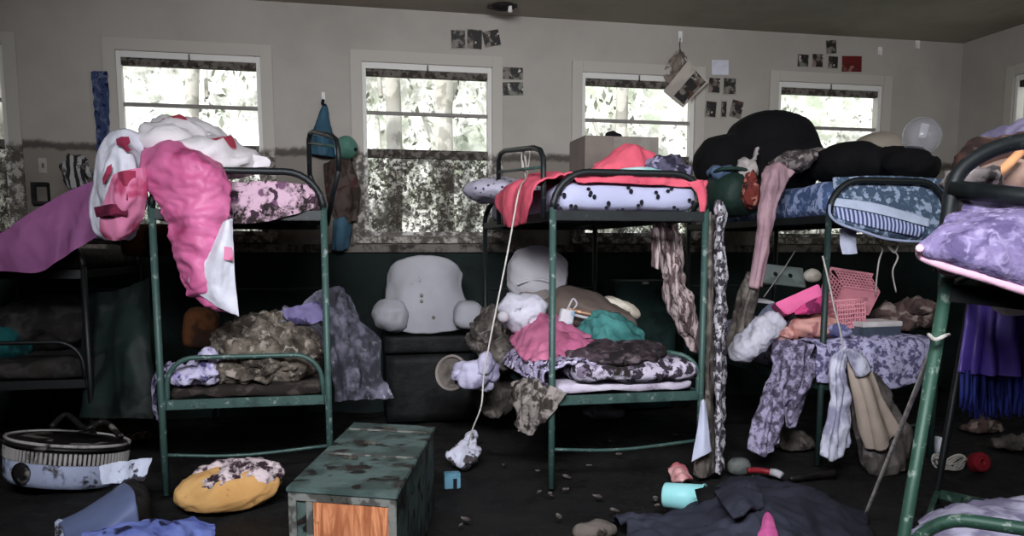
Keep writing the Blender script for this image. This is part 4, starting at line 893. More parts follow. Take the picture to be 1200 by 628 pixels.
photo(833, 128, 14, 19, 1, 'snapshot above the black mound, leftmost of the lower three', 4)
photo(848, 128, 8, 21, 2, 'narrow strip snapshot above the black mound, middle of the lower three', 0, .2)
photo(863, 128, 15, 20, 3, 'snapshot above the black mound, rightmost of the lower three', 12, .06)
photo(941, 71, 14, 14, 4, 'square snapshot above the fourth window, leftmost of the cluster', 0, .06)
photo(958, 71, 14, 15, 5, 'snapshot with pale stripes between the square snapshot and the stacked pair', 0, .08)
photo(974, 55, 13, 15, 0, 'dark snapshot above the fourth window, upper of the stacked pair', -6, .05)
photo(976, 73, 14, 15, 1, 'snapshot beside the dark red picture, lower of the stacked pair', 0, .16)
photo(998, 75, 26, 18, 0, 'dark red picture pinned above the fourth window', -2, .05, M['redpic'])
c = B(844, 79, .004); root = tag(link('paper', box((-.075, -.002, -.06), (.075, .002, .06), None, TM(c, (0, radians(-2), YAW))), fab('notepaper', S(212, 212, 220)), smooth=False), 'blank white paper pinned to the wall above the snapshots', 'paper')
# hooks
M['hookw'] = fab('white_hook', S(232, 230, 224))
for (u, v, h, lab) in ((379, 115, 14, 'white adhesive hook holding the blue bag'), (797, 43, 13, 'white adhesive hook holding the hanging picture'), (1031, 60, 10, 'white adhesive hook near the right corner, left of two'), (1075, 51, 12, 'white adhesive hook near the right corner, right of two')):
    rt = empty('wall_hook', B(u, v, 0), lab, 'hook', 'white wall hooks')
    link('strip', wbox(u - 2.2, v - h / 2, u + 2.2, v + h / 2, .0, .008, bev=.002), M['hookw'], rt, smooth=False)
    link('hook', tube([B(u, v + h * .1, .01), B(u, v + h * .4, .012), B(u, v + h * .5, .022), B(u, v + h * .35, .032)], .005, 7, n=10), M['hookw'], rt)
# blue bag hanging from its hook
M['bluebag'] = fab('blue_nylon', S(56, 92, 110), S(44, 72, 88), scale=4, soft=.2, rough=.6)
M['blueedge'] = fab('pale_blue_edge', S(140, 180, 206))
bg_ = empty('tote_bag', B(378, 185, .1), 'blue nylon bag hanging to a point from its white hook', 'bag')
b = sheet([[B(378, 122, .03), B(380, 121, .04), B(383, 123, .03)], [B(371, 140, .05), B(379, 139, .09), B(386, 142, .05)], [B(365, 158, .07), B(378, 157, .13), B(390, 161, .07)], [B(362, 180, .08), B(377, 182, .15), B(394, 184, .08)]], 26, 36, .012, 7, 111)
solid(link('body', b, M['bluebag'], bg_), .006)
link('drawstring', tube([B(379, 117, .03), B(378, 121, .04), B(381, 124, .05)], .012, 8, n=8), M['ink'], bg_)
link('edge_band', tube([B(364, 156, .09), B(378, 159, .15), B(391, 163, .10), B(394, 182, .10)], .010, 8, n=24), M['blueedge'], bg_)
M['greenball'] = fab('green_fan_plastic', S(84, 128, 112), S(62, 98, 86), scale=5, soft=.2, rough=.5)
c = B(406, 173, .12); rt = empty('ball', c - Vector((0, 0, .09)), 'round muted green ball beside the blue bag', 'ball')
link('ball', blob(c, (.088, .075, .085), (0, 0, 0), .008, 5, 112), M['greenball'], rt); link('plug', blob(B(417, 175, .18), (.014, .014, .014), sub=2, wr=0), M['ink'], rt)
M['browngar'] = fab('brown_garment', S(84, 72, 66), S(54, 45, 41), scale=5, c3=S(70, 42, 40), mud=.2, bump=.5)
b = sheet([[B(380, 192, .05), B(398, 186, .12), B(414, 190, .06)], [B(382, 215, .06), B(402, 212, .15), B(420, 214, .06)], [B(386, 240, .08), B(402, 238, .16), B(422, 238, .06)], [B(396, 262, .08), B(408, 262, .13), B(419, 258, .06)]], 28, 34, .04, 7, 113)
solid(thing('garment', b, M['browngar'], 'brown garment hanging on the wall below the green ball', 'clothing'), .01)
M['blue_tw'] = fab('steel_blue_towel', S(66, 98, 116), S(52, 78, 94), scale=6, soft=.2, mud=.15)
b = sheet([[B(390, 258, .1), B(402, 254, .14), B(411, 250, .08)], [B(389, 275, .1), B(401, 274, .15), B(411, 272, .08)], [B(388, 293, .1), B(399, 294, .15), B(408, 291, .1)]], 18, 20, .015, 9, 114)
solid(thing('towel', b, M['blue_tw'], 'steel blue towel hanging under the brown garment right of the left bunk', 'towel'), .008)
# picture hanging askew from its hook
pc = empty('picture', B(803, 98, .08), 'mounted photo hanging askew from a white hook by the third window', 'picture')
Q = [B(806, 71, .09), B(830, 96, .09), B(800, 126, .09), B(777, 107, .09)]
def slab(q, th, bm=None):
    bm = bm or bmesh.new(); a = [bm.verts.new(p) for p in q]; b = [bm.verts.new(p - WN * th) for p in q]; bm.faces.new(a); bm.faces.new(b[::-1])
    for k in range(4): bm.faces.new((a[k], a[(k + 1) % 4], b[(k + 1) % 4], b[k]))
    return bm
M['mount'] = fab('picture_mount', S(184, 174, 162), S(168, 158, 148), scale=3)
link('mount', slab(Q, .014), M['mount'], pc, smooth=False)
def qi(a, b): return Q[0].lerp(Q[1], a).lerp(Q[3].lerp(Q[2], a), b) - WN * .015
link('image', slab([qi(.42, .06), qi(.93, .08), qi(.93, .93), qi(.42, .93)], .004), PM[2], pc, smooth=False)
link('cord', tube([B(797, 45, .03), B(797, 58, .05), B(804, 74, .08)], .004, 6, n=10), M['browngar'], pc)
b = sheet([[B(793, 62, .03), B(797, 58, .05), B(801, 62, .03)], [B(782, 76, .03), B(794, 72, .06), B(806, 74, .04)], [B(776, 84, .03), B(790, 88, .06), B(800, 86, .04)], [B(782, 98, .03), B(790, 100, .05), B(796, 98, .04)]], 20, 22, .03, 12, 115)
M['taupe'] = fab('taupe_cloth', S(128, 116, 106), S(98, 88, 80), scale=8, c3=S(176, 168, 158))
solid(thing('drawstring_bag', b, M['taupe'], 'crumpled taupe bag hanging behind the askew mounted photo', 'bag'), .006)
# ceiling light
cl = onz(590, 11, ZC - .03); rt = empty('ceiling_light', Vector((cl.x, cl.y, ZC)), 'small dark ceiling fixture with a white pull near the top edge', 'ceiling light')
M['fixture'] = fab('dark_fixture', S(52, 48, 45), S(34, 31, 29), scale=8)
link('base', lathe([(0, 0), (.09, 0), (.085, -.02), (.05, -.03), (0, -.032)], 28, Matrix.Translation((cl.x, cl.y, ZC))), M['fixture'], rt)
link('arm', tube([(cl.x - .12, cl.y, ZC - .012), (cl.x, cl.y, ZC - .03), (cl.x + .1, cl.y - .03, ZC - .012)], .014, 8, n=8), M['fixture'], rt)
link('pull', lathe([(0, 0), (.012, 0), (.018, -.05), (0, -.055)], 12, Matrix.Translation((cl.x + .05, cl.y - .05, ZC - .012))), M['hookw'], rt)

# ================================================================== RIGHT BUNK, UPPER DECK
M['damask'] = fab('blue_damask', S(72, 92, 130), S(158, 172, 206), 'noise', 19, .54, .03, c3=S(112, 128, 166), bump=.2)
M['damask_dk'] = fab('slate_damask', S(68, 84, 104), S(150, 164, 186), 'noise', 21, .55, .03, c3=S(84, 104, 124), bump=.2)
M['band'] = fab('pale_band', S(190, 200, 222))
t = NT('lace_band'); w_ = t.n('ShaderNodeTexWave'); w_.inputs['Scale'].default_value = 13; w_.bands_direction = 'X'; w_.inputs['Distortion'].default_value = .4; t.l(t.tc.outputs['Object'], w_.inputs['Vector'])
M['lace'] = t.bsdf(t.mix(t.ramp(w_.outputs['Fac'], .45, .6), S(64, 74, 118), S(178, 186, 212)), .9)
mt = BD.mattress('mattress', M['damask'], 'thick blue damask mattress on the right bunk upper deck', 1.44, .21, wr=.015, seed=3, y0=.05)
b = sheet([[onb(BD, 976, 208, .06), onb(BD, 1040, 206, .05), onb(BD, 1108, 210, .06)], [onb(BD, 976, 228, .035), onb(BD, 1040, 228, .02), onb(BD, 1110, 232, .03)], [onb(BD, 975, 246, -.0), onb(BD, 1040, 252, -.06), onb(BD, 1110, 254, -.02)], [onb(BD, 980, 257, -.045), onb(BD, 1036, 270, -.09), onb(BD, 1107, 270, -.05)], [onb(BD, 992, 265, -.03), onb(BD, 1040, 280, -.05), onb(BD, 1100, 280, -.03)]], 60, 40, .006, 4, 121)
bs = empty('bedspread', BD.p(.4, .0, 1.44), 'slate blue bedspread with pale and lace bands bulging through the right bunk arch', 'bedspread')
solid(link('bulging_end', b, M['damask_dk'], bs), .008)
def strip(pts, off, mat, nm, n=40):
    b = sheet([[onb(BD, u, v, y - off) for u, v, y in r] for r in pts], n, 10, .002)
    solid(link(nm, b, M[mat], bs), .004)
strip([[(980, 232, .02), (1030, 239, -.025), (1090, 257, -.05)], [(977, 241, .0), (1028, 250, -.06), (1088, 266, -.075)]], .015, 'band', 'pale_band')
strip([[(977, 242, .0), (1028, 251, -.062), (1086, 267, -.08)], [(978, 249, -.02), (1028, 259, -.085), (1082, 272, -.085)], [(983, 256, -.045), (1030, 268, -.09), (1078, 278, -.07)]], .015, 'lace', 'lace_band')
M['piping'] = fab('pale_piping', S(158, 168, 196))
link('piping', tube([onb(BD, u, v, y) for u, v, y in ((972, 240, -.03), (973, 252, -.06), (984, 262, -.07), (1010, 271, -.1), (1040, 280, -.1), (1075, 283, -.08), (1095, 280, -.05), (1108, 268, -.04), (1112, 250, -.04))], .008, 7, n=50), M['piping'], bs)
# black garments
b = bl(902, 190, 5.75, 58, 59, .38, wr=.02, freq=3, seed=123, sub=5, flat=1.655); bl(850, 192, 5.65, 36, 34, .22, wr=.02, freq=5, seed=124, bm=b)
bl(935, 190, 5.6, 32, 30, .25, (0, .3, 0), wr=.02, freq=4, seed=125, bm=b, flat=1.655)
thing('coat', b, M['black'], 'big black domed coat heap in front of the fourth window', 'coat')
b = bl(995, 192, 5.35, 48, 24, .24, wr=.025, freq=4, seed=126, sub=5, flat=1.655); bl(1060, 194, 5.2, 38, 21, .2, (0, .15, 0), wr=.025, freq=5, seed=127, bm=b, flat=1.655)
thing('coat', b, M['black'], 'lower black coat heap lying above the slate blue bedspread', 'coat')
M['beige'] = fab('beige_pillow', S(158, 148, 134), S(138, 128, 116), scale=3, soft=.25, bump=.15)
thing('pillow', bl(1029, 180, 5.62, 33, 24, .16, wr=.012, freq=4, seed=128), M['beige'], 'beige pillow behind the lower black coat heap', 'pillow')
thing('card', rbox((.11, .08, .012), .005, 4, TM(W(955, 176, 5.3), (.2, -.25, .3))), M['greypil'], 'flat grey card between the two black coat heaps', 'card')
gc = W(1080, 160, 5.12); r_ = 21.5 * px(5.12)
rt = empty('plastic_globe', gc - Vector((0, 0, r_)), 'round clear plastic globe with a pale card inside at the back right', 'globe')
M['clear'] = clearmat('clear_plastic', S(190, 190, 200), .22, .15)
link('shell', blob(gc, (r_, r_, r_), wr=0, sub=4), M['clear'], rt)
link('rim', tube([gc + Vector((r_ * cos(a), 0, r_ * sin(a))) for a in [2 * pi * k / 40 for k in range(41)]], .0035, 6), M['clear'], rt)
link('card', rbox((.055, .01, .085), .004, 4, TM(gc + Vector((-.0, -.02, .03)), (.2, .1, .2))), M['whitepil'], rt)
link('foot', lathe([(0, 0), (.07, 0), (.075, .012), (0, .016)], 24, Matrix.Translation(gc - Vector((-.02, 0, r_ + .012)))), M['clear'], rt)
# green bag and clothes on the left of the deck
M['greenbag'] = fab('dark_green_nylon', S(30, 50, 43), S(20, 34, 29), scale=4, soft=.2, rough=.6)
b = bl(858, 228, 5.35, 30, 25, .2, (0, 0, .2), wr=.015, freq=4, seed=130, sq=.75)
rt = empty('duffel_bag', W(858, 256, 5.35), 'dark green duffel bag hanging on the left side of the right bunk', 'bag')
link('body', b, M['greenbag'], rt); link('strap', tube([W(832, 205, 5.3), W(846, 198, 5.2), W(870, 198, 5.2), W(884, 206, 5.25)], .012, 8, n=16), M['greenbag'], rt)
M['bluegrey'] = fab('blue_grey_cloth', S(92, 112, 140), S(70, 86, 110), scale=5, soft=.2)
thing('shirt', bl(844, 202, 5.3, 16, 10, .08, wr=.02, freq=9, seed=131), M['bluegrey'], 'blue grey cloth on top of the dark green duffel bag', 'clothing')
M['whitecl'] = fab('off_white_cloth', S(178, 170, 166), S(140, 132, 130), scale=7, soft=.2)
b = bl(873, 200, 5.25, 13, 15, .07, (0, .4, 0), wr=.03, freq=9, seed=132); bl(884, 186, 5.3, 4, 13, .03, (0, .3, 0), wr=.015, freq=12, seed=133, sub=3, bm=b)
thing('sock', b, M['whitecl'], 'off white socks stuffed above the dark green duffel bag', 'clothing')
M['rust'] = fab('rust_red_cloth', S(112, 50, 44), S(56, 32, 34), 'noise', 14, .52, .05, c3=S(176, 112, 96))
thing('scarf', bl(881, 222, 5.15, 11, 22, .07, wr=.03, freq=9, seed=134), M['rust'], 'rust red printed scarf between the duffel bag and the pink towel', 'scarf')
M['greylace'] = fab('grey_lace', S(118, 110, 108), S(62, 56, 56), 'noise', 14, .5, .05, c3=S(150, 140, 138))
thing('lace_cloth', bl(926, 192, 5.2, 30, 12, .12, (0, -.35, 0), wr=.035, freq=10, seed=135), M['greylace'], 'grey lacy cloth lying in front of the domed coat heap', 'cloth')
M['dustpink'] = fab('dusty_pink_towel', S(180, 148, 154), S(152, 122, 130), scale=6, soft=.2, bump=.5)
b = sheet(rows(5.0, [(898, 196, .1), (914, 190, .05), (930, 202, .1)], [(892, 212, .0), (906, 208, -.06), (922, 214, .05)], [(889, 235), (900, 234, -.05), (911, 236)], [(886, 268), (896, 268, -.05), (905, 268)], [(882, 300, .02), (891, 300, -.04), (899, 300, .03)], [(878, 336, .03), (886, 338, -.02), (893, 336, .05)]), 24, 60, .014, 8, 136, fold=.006, nf=2)
solid(thing('towel', b, M['dustpink'], 'dusty pink towel hanging from the right bunk upper deck', 'towel'), .01)
b = sheet(rows(5.05, [(876, 320, .03), (885, 318), (894, 320, .03)], [(864, 350, .05), (876, 352, -.04), (888, 350, .05)], [(856, 380, .05), (868, 382, -.05), (884, 378, .05)], [(852, 410, .05), (864, 414, -.03), (880, 405, .1)]), 26, 40, .03, 8, 137)
solid(thing('towel', b, M['mudlump'], 'mud soaked towel hanging below the dusty pink towel', 'towel'), .012)
thing('washcloth', sheet(rows(4.95, [(984, 268, .02), (993, 266, 0), (1004, 268, .02)], [(984, 284), (994, 283, -.02), (1003, 283)], [(987, 298), (996, 298, -.02), (1005, 297)]), 16, 18, .006, 7, 138), M['palecloth'], 'small white cloth hanging under the right bunk upper deck', 'cloth')
thing('cord', tube([W(1028, 280, 5.1), W(1034, 292, 5.05), W(1030, 306, 5.05), W(1027, 330, 5.1), W(1026, 346, 5.15)], .005, 6, n=30), M['cord'], 'wavy white cord hanging under the slate bedspread, left of two', 'cord')
thing('cord', tube([W(1040, 282, 5.0), W(1052, 286, 5.0), W(1048, 296, 5.0), W(1040, 288, 5.0), W(1052, 300, 5.02), W(1046, 318, 5.05), W(1050, 342, 5.1)], .005, 6, n=40), M['cord'], 'looped white cord hanging under the slate bedspread, right of two', 'cord')

# ================================================================== RIGHT BUNK, LOWER DECK
M['floral'] = fab('lilac_grey_floral', S(178, 174, 204), S(86, 82, 112), 'noise', 26, .52, .04, c3=S(140, 136, 170), bump=.4)
M['floral_mud'] = fab('muddy_floral', S(162, 154, 180), S(78, 70, 88), 'noise', 20, .5, .07, c3=S(116, 108, 132), mud=.25, mudscale=6, bump=.6)
BD.mattress('mattress', M['floral'], 'lilac floral mattress on the right bunk lower deck', .49, .22, wr=.015, seed=7, y0=.0)
b = sheet([[BD.p(x, y, z) for x, y, z in r] for r in ([(-.06, .30, .725), (.2, .3, .735), (.45, .3, .735), (.72, .3, .73)], [(-.06, .06, .73), (.2, .03, .74), (.45, .03, .74), (.73, .03, .735)], [(-.05, -.02, .70), (.2, -.045, .71), (.45, -.045, .71), (.73, -.04, .71)], [(-.06, -.03, .60), (.2, -.06, .60), (.45, -.06, .59), (.72, -.05, .6)], [(-.05, -.03, .50), (.2, -.06, .47), (.45, -.055, .45), (.68, -.05, .50)])], 60, 44, .014, 6, 140, fold=.006, nf=5)
solid(thing('floral_sheet', b, M['floral'], 'lilac grey floral sheet draped over the front of the right bunk lower deck', 'sheet'), .01)
b = sheet(rows(4.72, [(905, 400, .2), (932, 398, .1), (956, 402, .06)], [(903, 430, .12), (924, 428), (950, 430, .04)], [(892, 465, .05), (912, 465, -.04), (938, 460, .04)], [(880, 500), (902, 503, -.06), (921, 492, .03)], [(876, 526, -.02), (896, 535, -.07), (912, 520, 0)]), 40, 54, .03, 7, 141, fold=.012, nf=3)
sheet(rows(4.74, [(938, 420, .1), (950, 420, .05), (958, 422, .05)], [(926, 450, .04), (940, 455), (953, 448, .04)], [(918, 480, .04), (928, 484), (940, 476, .06)], [(921, 500, .04), (926, 502, .02), (932, 496, .06)]), 20, 30, .02, 8, 142, bm=b)
solid(thing('floral_sheet', b, M['floral_mud'], 'muddy floral sheet trailing to the floor left of the right bunk post', 'sheet'), .01)
# things on the deck
M['basket'] = fab('pink_basket', S(216, 146, 156), S(196, 126, 138), scale=3, soft=.2, rough=.5)
def grid_wall(o, ux, uy, w, h, nx, ny, bm):
    """perforated plastic wall: a lattice of bars"""
    ux, uy = ux.normalized(), uy.normalized(); n = ux.cross(uy).normalized()
    R = Matrix((ux, uy, n)).transposed().to_4x4(); R.translation = o
    for i in range(nx + 1): x = w * i / nx; box((x - .0035, 0, -.002), (x + .0035, h, .002), bm, R)
    for j in range(ny + 1): y = h * j / ny; e = .009 if j in (0, ny) else .004; box((0, y - e, -.003), (w, y + e, .003), bm, R)
def basket(c, rot, w, d, h, label):
    rt = empty('basket', c, label, 'basket', 'pink plastic baskets', rot=rot); R = Matrix.LocRotScale(rt.location, rt.rotation_euler, None)
    bm = bmesh.new(); X, Y_, Z_ = Vector((1, 0, 0)), Vector((0, 1, 0)), Vector((0, 0, 1))
    for (o, a, b_, ww, hh, nx) in ((Vector((-w / 2, -d / 2, 0)), X, Z_ + Y_ * -.12, w, h, 11), (Vector((-w / 2, d / 2, 0)), X, Z_ + Y_ * .12, w, h, 11), (Vector((-w / 2, -d / 2, 0)), Y_, Z_ + X * -.12, d, h, 8), (Vector((w / 2, -d / 2, 0)), Y_, Z_ + X * .12, d, h, 8)):
        grid_wall(o, a, b_, ww, hh, nx, 6, bm)
    link('lattice_walls', bm, M['basket'], rt, True, smooth=False)
    link('bottom', box((-w / 2, -d / 2, -.004), (w / 2, d / 2, .004)), M['basket'], rt, True, smooth=False)
    k = .12 * h
    link('rim', tube([(-w / 2 - k, -d / 2 - k, h), (w / 2 + k, -d / 2 - k, h), (w / 2 + k, d / 2 + k, h), (-w / 2 - k, d / 2 + k, h), (-w / 2 - k, -d / 2 - k, h)], .010, 6), M['basket'], rt, True)
    return rt
basket(W(1003, 352, 5.2), (radians(-62), radians(8), radians(8)), .24, .17, .18, 'pink plastic lattice basket tipped back on the right bunk, upper one')
basket(W(992, 384, 5.08), (radians(-10), radians(-4), radians(6)), .17, .13, .16, 'pink plastic lattice basket standing in front of the tipped one')
M['hotpink'] = fab('hot_pink_fabric', S(236, 116, 166), S(220, 98, 150), scale=3, soft=.2, bump=.1)
rt = empty('fabric_box', W(937, 370, 5.0), 'hot pink folded fabric box lying left of the baskets', 'box')
Q2 = [W(908, 355, 4.95), W(960, 332, 5.0), W(966, 352, 4.95), W(922, 369, 4.88)]
bm = bmesh.new(); a = [bm.verts.new(p) for p in Q2]; b_ = [bm.verts.new(p + Vector((.02, .16, -.03))) for p in Q2]; bm.faces.new(a); bm.faces.new(b_[::-1])
for k in range(4): bm.faces.new((a[k], a[(k + 1) % 4], b_[(k + 1) % 4], b_[k]))
bmesh.ops.bevel(bm, geom=bm.edges[:], offset=.008, segments=2, affect='EDGES'); link('panel', bm, M['hotpink'], rt, smooth=False)
M['pinkprint'] = fab('pink_print_side', S(206, 70, 126), S(120, 40, 80), scale=14)
link('print_side', sheet(rows(4.85, [(932, 362, .02), (950, 352, 0), (966, 345, .04)], [(932, 369), (950, 363, -.02), (967, 360, .03)], [(940, 370, .02), (952, 368), (966, 366, .04)]), 16, 12, .008, 9, 3), M['pinkprint'], rt)
M['peach'] = fab('peach_cloth', S(222, 168, 158), S(196, 138, 130), scale=6, soft=.2, c3=S(150, 100, 100), bump=.4)
b = bl(955, 384, 4.97, 30, 14, .14, wr=.025, freq=8, seed=145, flat=.74); bl(915, 391, 4.95, 20, 9, .1, (0, .2, 0), wr=.02, freq=9, seed=146, bm=b)
thing('peach_cloth', b, M['peach'], 'peach coloured cloth under the hot pink box', 'cloth')
M['greybox'] = fab('blue_grey_box', S(78, 88, 102), S(62, 70, 82), scale=4); M['whitelid'] = fab('white_lid', S(206, 200, 198))
c = W(1020, 388, 5.08); rt = empty('shoe_box', Vector((c.x, c.y, .735)), 'blue grey box with a white lid beneath the pink baskets', 'box'); zb = .735
Mx = Matrix.Translation((c.x, c.y, zb)) @ Matrix.Rotation(.32, 4, 'Z')
link('box', box((-.14, -.1, 0), (.14, .1, .075), None, Mx, .004), M['greybox'], rt, smooth=False); link('lid', box((-.145, -.105, .065), (.145, .105, .095), None, Mx, .004), M['whitelid'], rt, smooth=False)
thing('denim_rag', bl(983, 387, 4.86, 15, 10, .05, wr=.02, freq=10, seed=147, sub=3), fab('denim_print', S(88, 90, 130), S(160, 156, 190), scale=14), 'blue and lilac printed rag in front of the blue grey box', 'cloth')
M['whiteplastic'] = fab('white_plastic_bag', S(198, 196, 206), S(164, 162, 176), scale=5, soft=.25, rough=.5, bump=.4, mud=.08)
b = bl(886, 396, 4.95, 40, 17, .12, (0, radians(-42), 0), wr=.03, freq=7, seed=148, sub=5)
thing('plastic_bag', b, M['whiteplastic'], 'bulging white plastic bag on the left edge of the right bunk lower deck', 'bag')
M['tan_grey'] = fab('grey_blue_bag', S(112, 116, 134), S(70, 72, 86), scale=6, soft=.2)
thing('cloth', bl(912, 372, 5.15, 22, 16, .1, (0, .3, 0), wr=.03, freq=7, seed=149), M['tan_grey'], 'grey blue cloth behind the white plastic bag', 'cloth')
thing('book', rbox((.15, .12, .02), .004, 4, TM(W(890, 352, 5.35), (.1, .12, .2))), M['whitepil'], 'flat white booklet behind the white plastic bag', 'book')
c = W(918, 323, 6.1); rt = empty('tray', c, 'pale flat board with two dark holes hung behind the right bunk', 'board')
M['trayw'] = fab('pale_board', S(140, 150, 146), S(112, 122, 118), scale=4, mud=.15)
Rm = TM(c, (radians(62), radians(6), YAW))
link('board', rbox((.34, .16, .02), .009, 8, Rm), M['trayw'], rt)
for dx in (-.07, .05): link('hole', lathe([(0, 0), (.017, 0), (.017, .004), (0, .004)], 16, Rm @ Matrix.Translation((dx, .0, .009))), M['ink'], rt)
link('hanging_cord', tube([W(895, 348, 6.0), W(915, 320, 6.0), W(932, 294, 6.0)], .004, 6, n=12), M['cord'], rt)
thing('lump', bl(952, 323, 5.9, 10, 8, .05, wr=.008, freq=8, seed=150, sub=3), M['cream'], 'small pale lump right of the hung board', 'lump')
M['brownheap'] = fab('brown_wet_clothes', S(96, 76, 73), S(54, 43, 42), 'noise', 9, .5, .14, c3=S(140, 126, 118), c3s=.08, mud=.2)
b = bl(1058, 372, 5.35, 34, 20, .16, wr=.05, freq=8, seed=151, flat=.73); bl(1078, 360, 5.3, 16, 11, .1, wr=.03, freq=8, seed=152, bm=b)
thing('clothes_heap', b, M['brownheap'], 'brown wet clothes heap right of the blue grey box', 'clothing')
# bundles tied to the cord in front of the post
thing('cord', tube([W(964, 300, 4.72), W(970, 325, 4.66), W(978, 362, 4.62), W(984, 385, 4.6), W(987, 402, 4.58), W(988, 412, 4.56)], .005, 6, n=30), M['cord'], 'white cord running from the right bunk post to the tied bundles', 'cord')
M['wrag'] = fab('white_wet_rag', S(214, 214, 230), S(150, 148, 172), scale=8, soft=.1, mud=.22, mudscale=6, bump=.6)
b = sheet(rows(4.55, [(984, 410), (990, 407), (996, 411)], [(975, 428, .02), (984, 427, -.04), (995, 430)], [(973, 460, .02), (984, 462, -.05), (996, 462)], [(966, 500, .02), (980, 502, -.06), (996, 498)], [(962, 530, .02), (976, 540, -.05), (994, 524)]), 34, 50, .024, 8, 155, fold=.012, nf=3)
sheet(rows(4.53, [(990, 410), (998, 409, -.03), (1006, 414)], [(997, 424), (1006, 422, -.05), (1016, 425)], [(1004, 440), (1012, 440, -.03), (1020, 434)]), 16, 18, .015, 9, 156, bm=b)
solid(thing('rag_bundle', b, M['wrag'], 'white wet rag tied to a cord in front of the right bunk lower deck', 'rag'), .012)
M['tan'] = fab('tan_cloth', S(190, 174, 160), S(162, 146, 134), scale=3, soft=.25, bump=.3, mud=.06)
M['muddyplastic'] = fab('mud_brown_wet_cloth', S(92, 85, 82), S(60, 54, 52), 'noise', 8, .5, .14, c3=S(114, 106, 104), c3s=.12, mud=.2, rough=.6, bump=.6)
tb = empty('cloth_bundle', W(1020, 545, 4.5), 'tan cloth bundle with a mud soaked bottom tied beside the white wet rag', 'cloth')
b = sheet(rows(4.58, [(993, 412), (1000, 410, -.03), (1008, 416)], [(996, 440), (1008, 436, -.05), (1024, 440)], [(1001, 475), (1018, 472, -.06), (1040, 474)], [(1006, 508), (1026, 508, -.07), (1053, 500)], [(1012, 522), (1030, 528, -.05), (1052, 508)]), 34, 50, .014, 5, 157, fold=.016, nf=2)
solid(link('tan_cloth', b, M['tan'], tb), .012)
b = sheet(rows(4.64, [(992, 430, .02), (1002, 432, .0), (1030, 440, .1)], [(997, 480), (1015, 482, .0), (1056, 482, .05)], [(1002, 520), (1024, 526, -.05), (1068, 505, .05)], [(1006, 542), (1030, 552, -.06), (1070, 530, .02)], [(1016, 552), (1036, 558, -.03), (1062, 548, 0)]), 36, 40, .03, 7, 158)
solid(link('soaked_lining', b, M['muddyplastic'], tb), .012)

# ================================================================== BUNK AT THE RIGHT EDGE
M['quilt'] = fab('lilac_quilt', S(126, 114, 152), S(90, 80, 116), 'noise', 17, .54, .09, c3=S(158, 147, 182), c3s=.1, bump=.7, bscale=26)
M['qpink'] = fab('pink_binding', S(234, 186, 206))
M['dkmat'] = fab('dark_mattress', S(70, 62, 60), S(46, 40, 40), scale=4)
BF.mattress('mattress', M['dkmat'], 'dark mattress on the nearest bunk under the quilted lilac cover', 1.165, .26, y0=.16)
qt = empty('quilt', BF.p(.3, 0, 1.2), 'quilted lilac cover with a pink binding on the nearest bunk', 'quilt')
b = sheet(rows(2.26, [(1112, 254, .14), (1150, 246, .14), (1200, 242, .12), (1290, 246, .1)], [(1100, 268, .06), (1146, 262, 0), (1200, 256, -.03), (1290, 262, -.05)], [(1084, 282, .04), (1136, 282, -.06), (1200, 288, -.1), (1290, 298, -.12)], [(1075, 292, .04), (1130, 305, -.07), (1200, 322, -.11), (1290, 342, -.13)], [(1082, 302, .06), (1132, 318, -.04), (1200, 338, -.08), (1290, 362, -.1)]), 80, 56, .006, 14, 160)
solid(link('cover', b, M['quilt'], qt), .016, 0)
b = sheet([[BF.p(x, .5, 1.445) for x in (.0, .3, .6, .9)], [BF.p(x, .2, 1.44) for x in (.0, .3, .6, .9)], [BF.p(x, .06, 1.36) for x in (.0, .3, .6, .9)]], 40, 24, .008, 9, 3)
solid(link('cover_top', b, M['quilt'], qt), .016, 0)
link('binding', tube([W(1078, 290, 2.27), W(1080, 301, 2.30), W(1106, 312, 2.24), W(1132, 320, 2.20), (W(1166, 330, 2.18)), W(1200, 341, 2.16), W(1290, 366, 2.14)], .011, 8, n=50), M['qpink'], qt)
link('loop', tube([W(1096, 305, 2.3), W(1102, 318, 2.3), W(1116, 322, 2.28), W(1128, 318, 2.25)], .004, 6, n=20), M['qpink'], qt)
M['tanbox'] = fab('tan_case', S(176, 148, 132), S(140, 114, 102), scale=3, soft=.25, c3=S(96, 62, 54))
thing('cushion', blob(W(1195, 214, 2.72), (.19, .15, .075), (0, 0, .1), .02, 5, 161, sub=4), M['tanbox'], 'tan and brown cushion behind the arch of the nearest bunk', 'cushion')
M['brownbag'] = fab('dark_brown_bag', S(70, 48, 42), S(40, 30, 28), scale=5, c3=S(110, 90, 80))
thing('bag', blob(W(1196, 196, 3.0), (.22, .14, .12), (0, 0, .1), .04, 6, 162), M['brownbag'], 'dark brown bag behind the tan cushion on the nearest bunk', 'bag')
M['orange'] = fab('orange_strap', S(214, 158, 112), S(186, 128, 86), scale=6, soft=.2)
thing('stick', tube([W(1163, 208, 2.56), W(1172, 201, 2.54), W(1184, 190, 2.54), (W(1196, 178, 2.56))], .014, 8, n=14), M['orange'], 'orange wooden stick lying across the tan cushion', 'stick')
thing('rag', blob(W(1138, 214, 2.6), (.07, .1, .05), (0, 0, .2), .03, 11, 163), M['greylace'], 'grey rag at the left corner of the nearest bunk', 'rag')
M['lilacbun'] = fab('lilac_grey_bundle', S(140, 132, 160), S(100, 94, 116), scale=8, soft=.1, bump=.5)
thing('bundle', blob(W(1195, 172, 3.35), (.15, .2, .085), (0, 0, .1), .04, 8, 164), M['lilacbun'], 'lilac grey bundle topmost on the nearest bunk', 'cloth')
M['satin'] = fab('purple_satin', S(128, 104, 212), S(92, 70, 168), 'noise', 4, .5, .2, rough=.35, spec=.5, bump=.2)
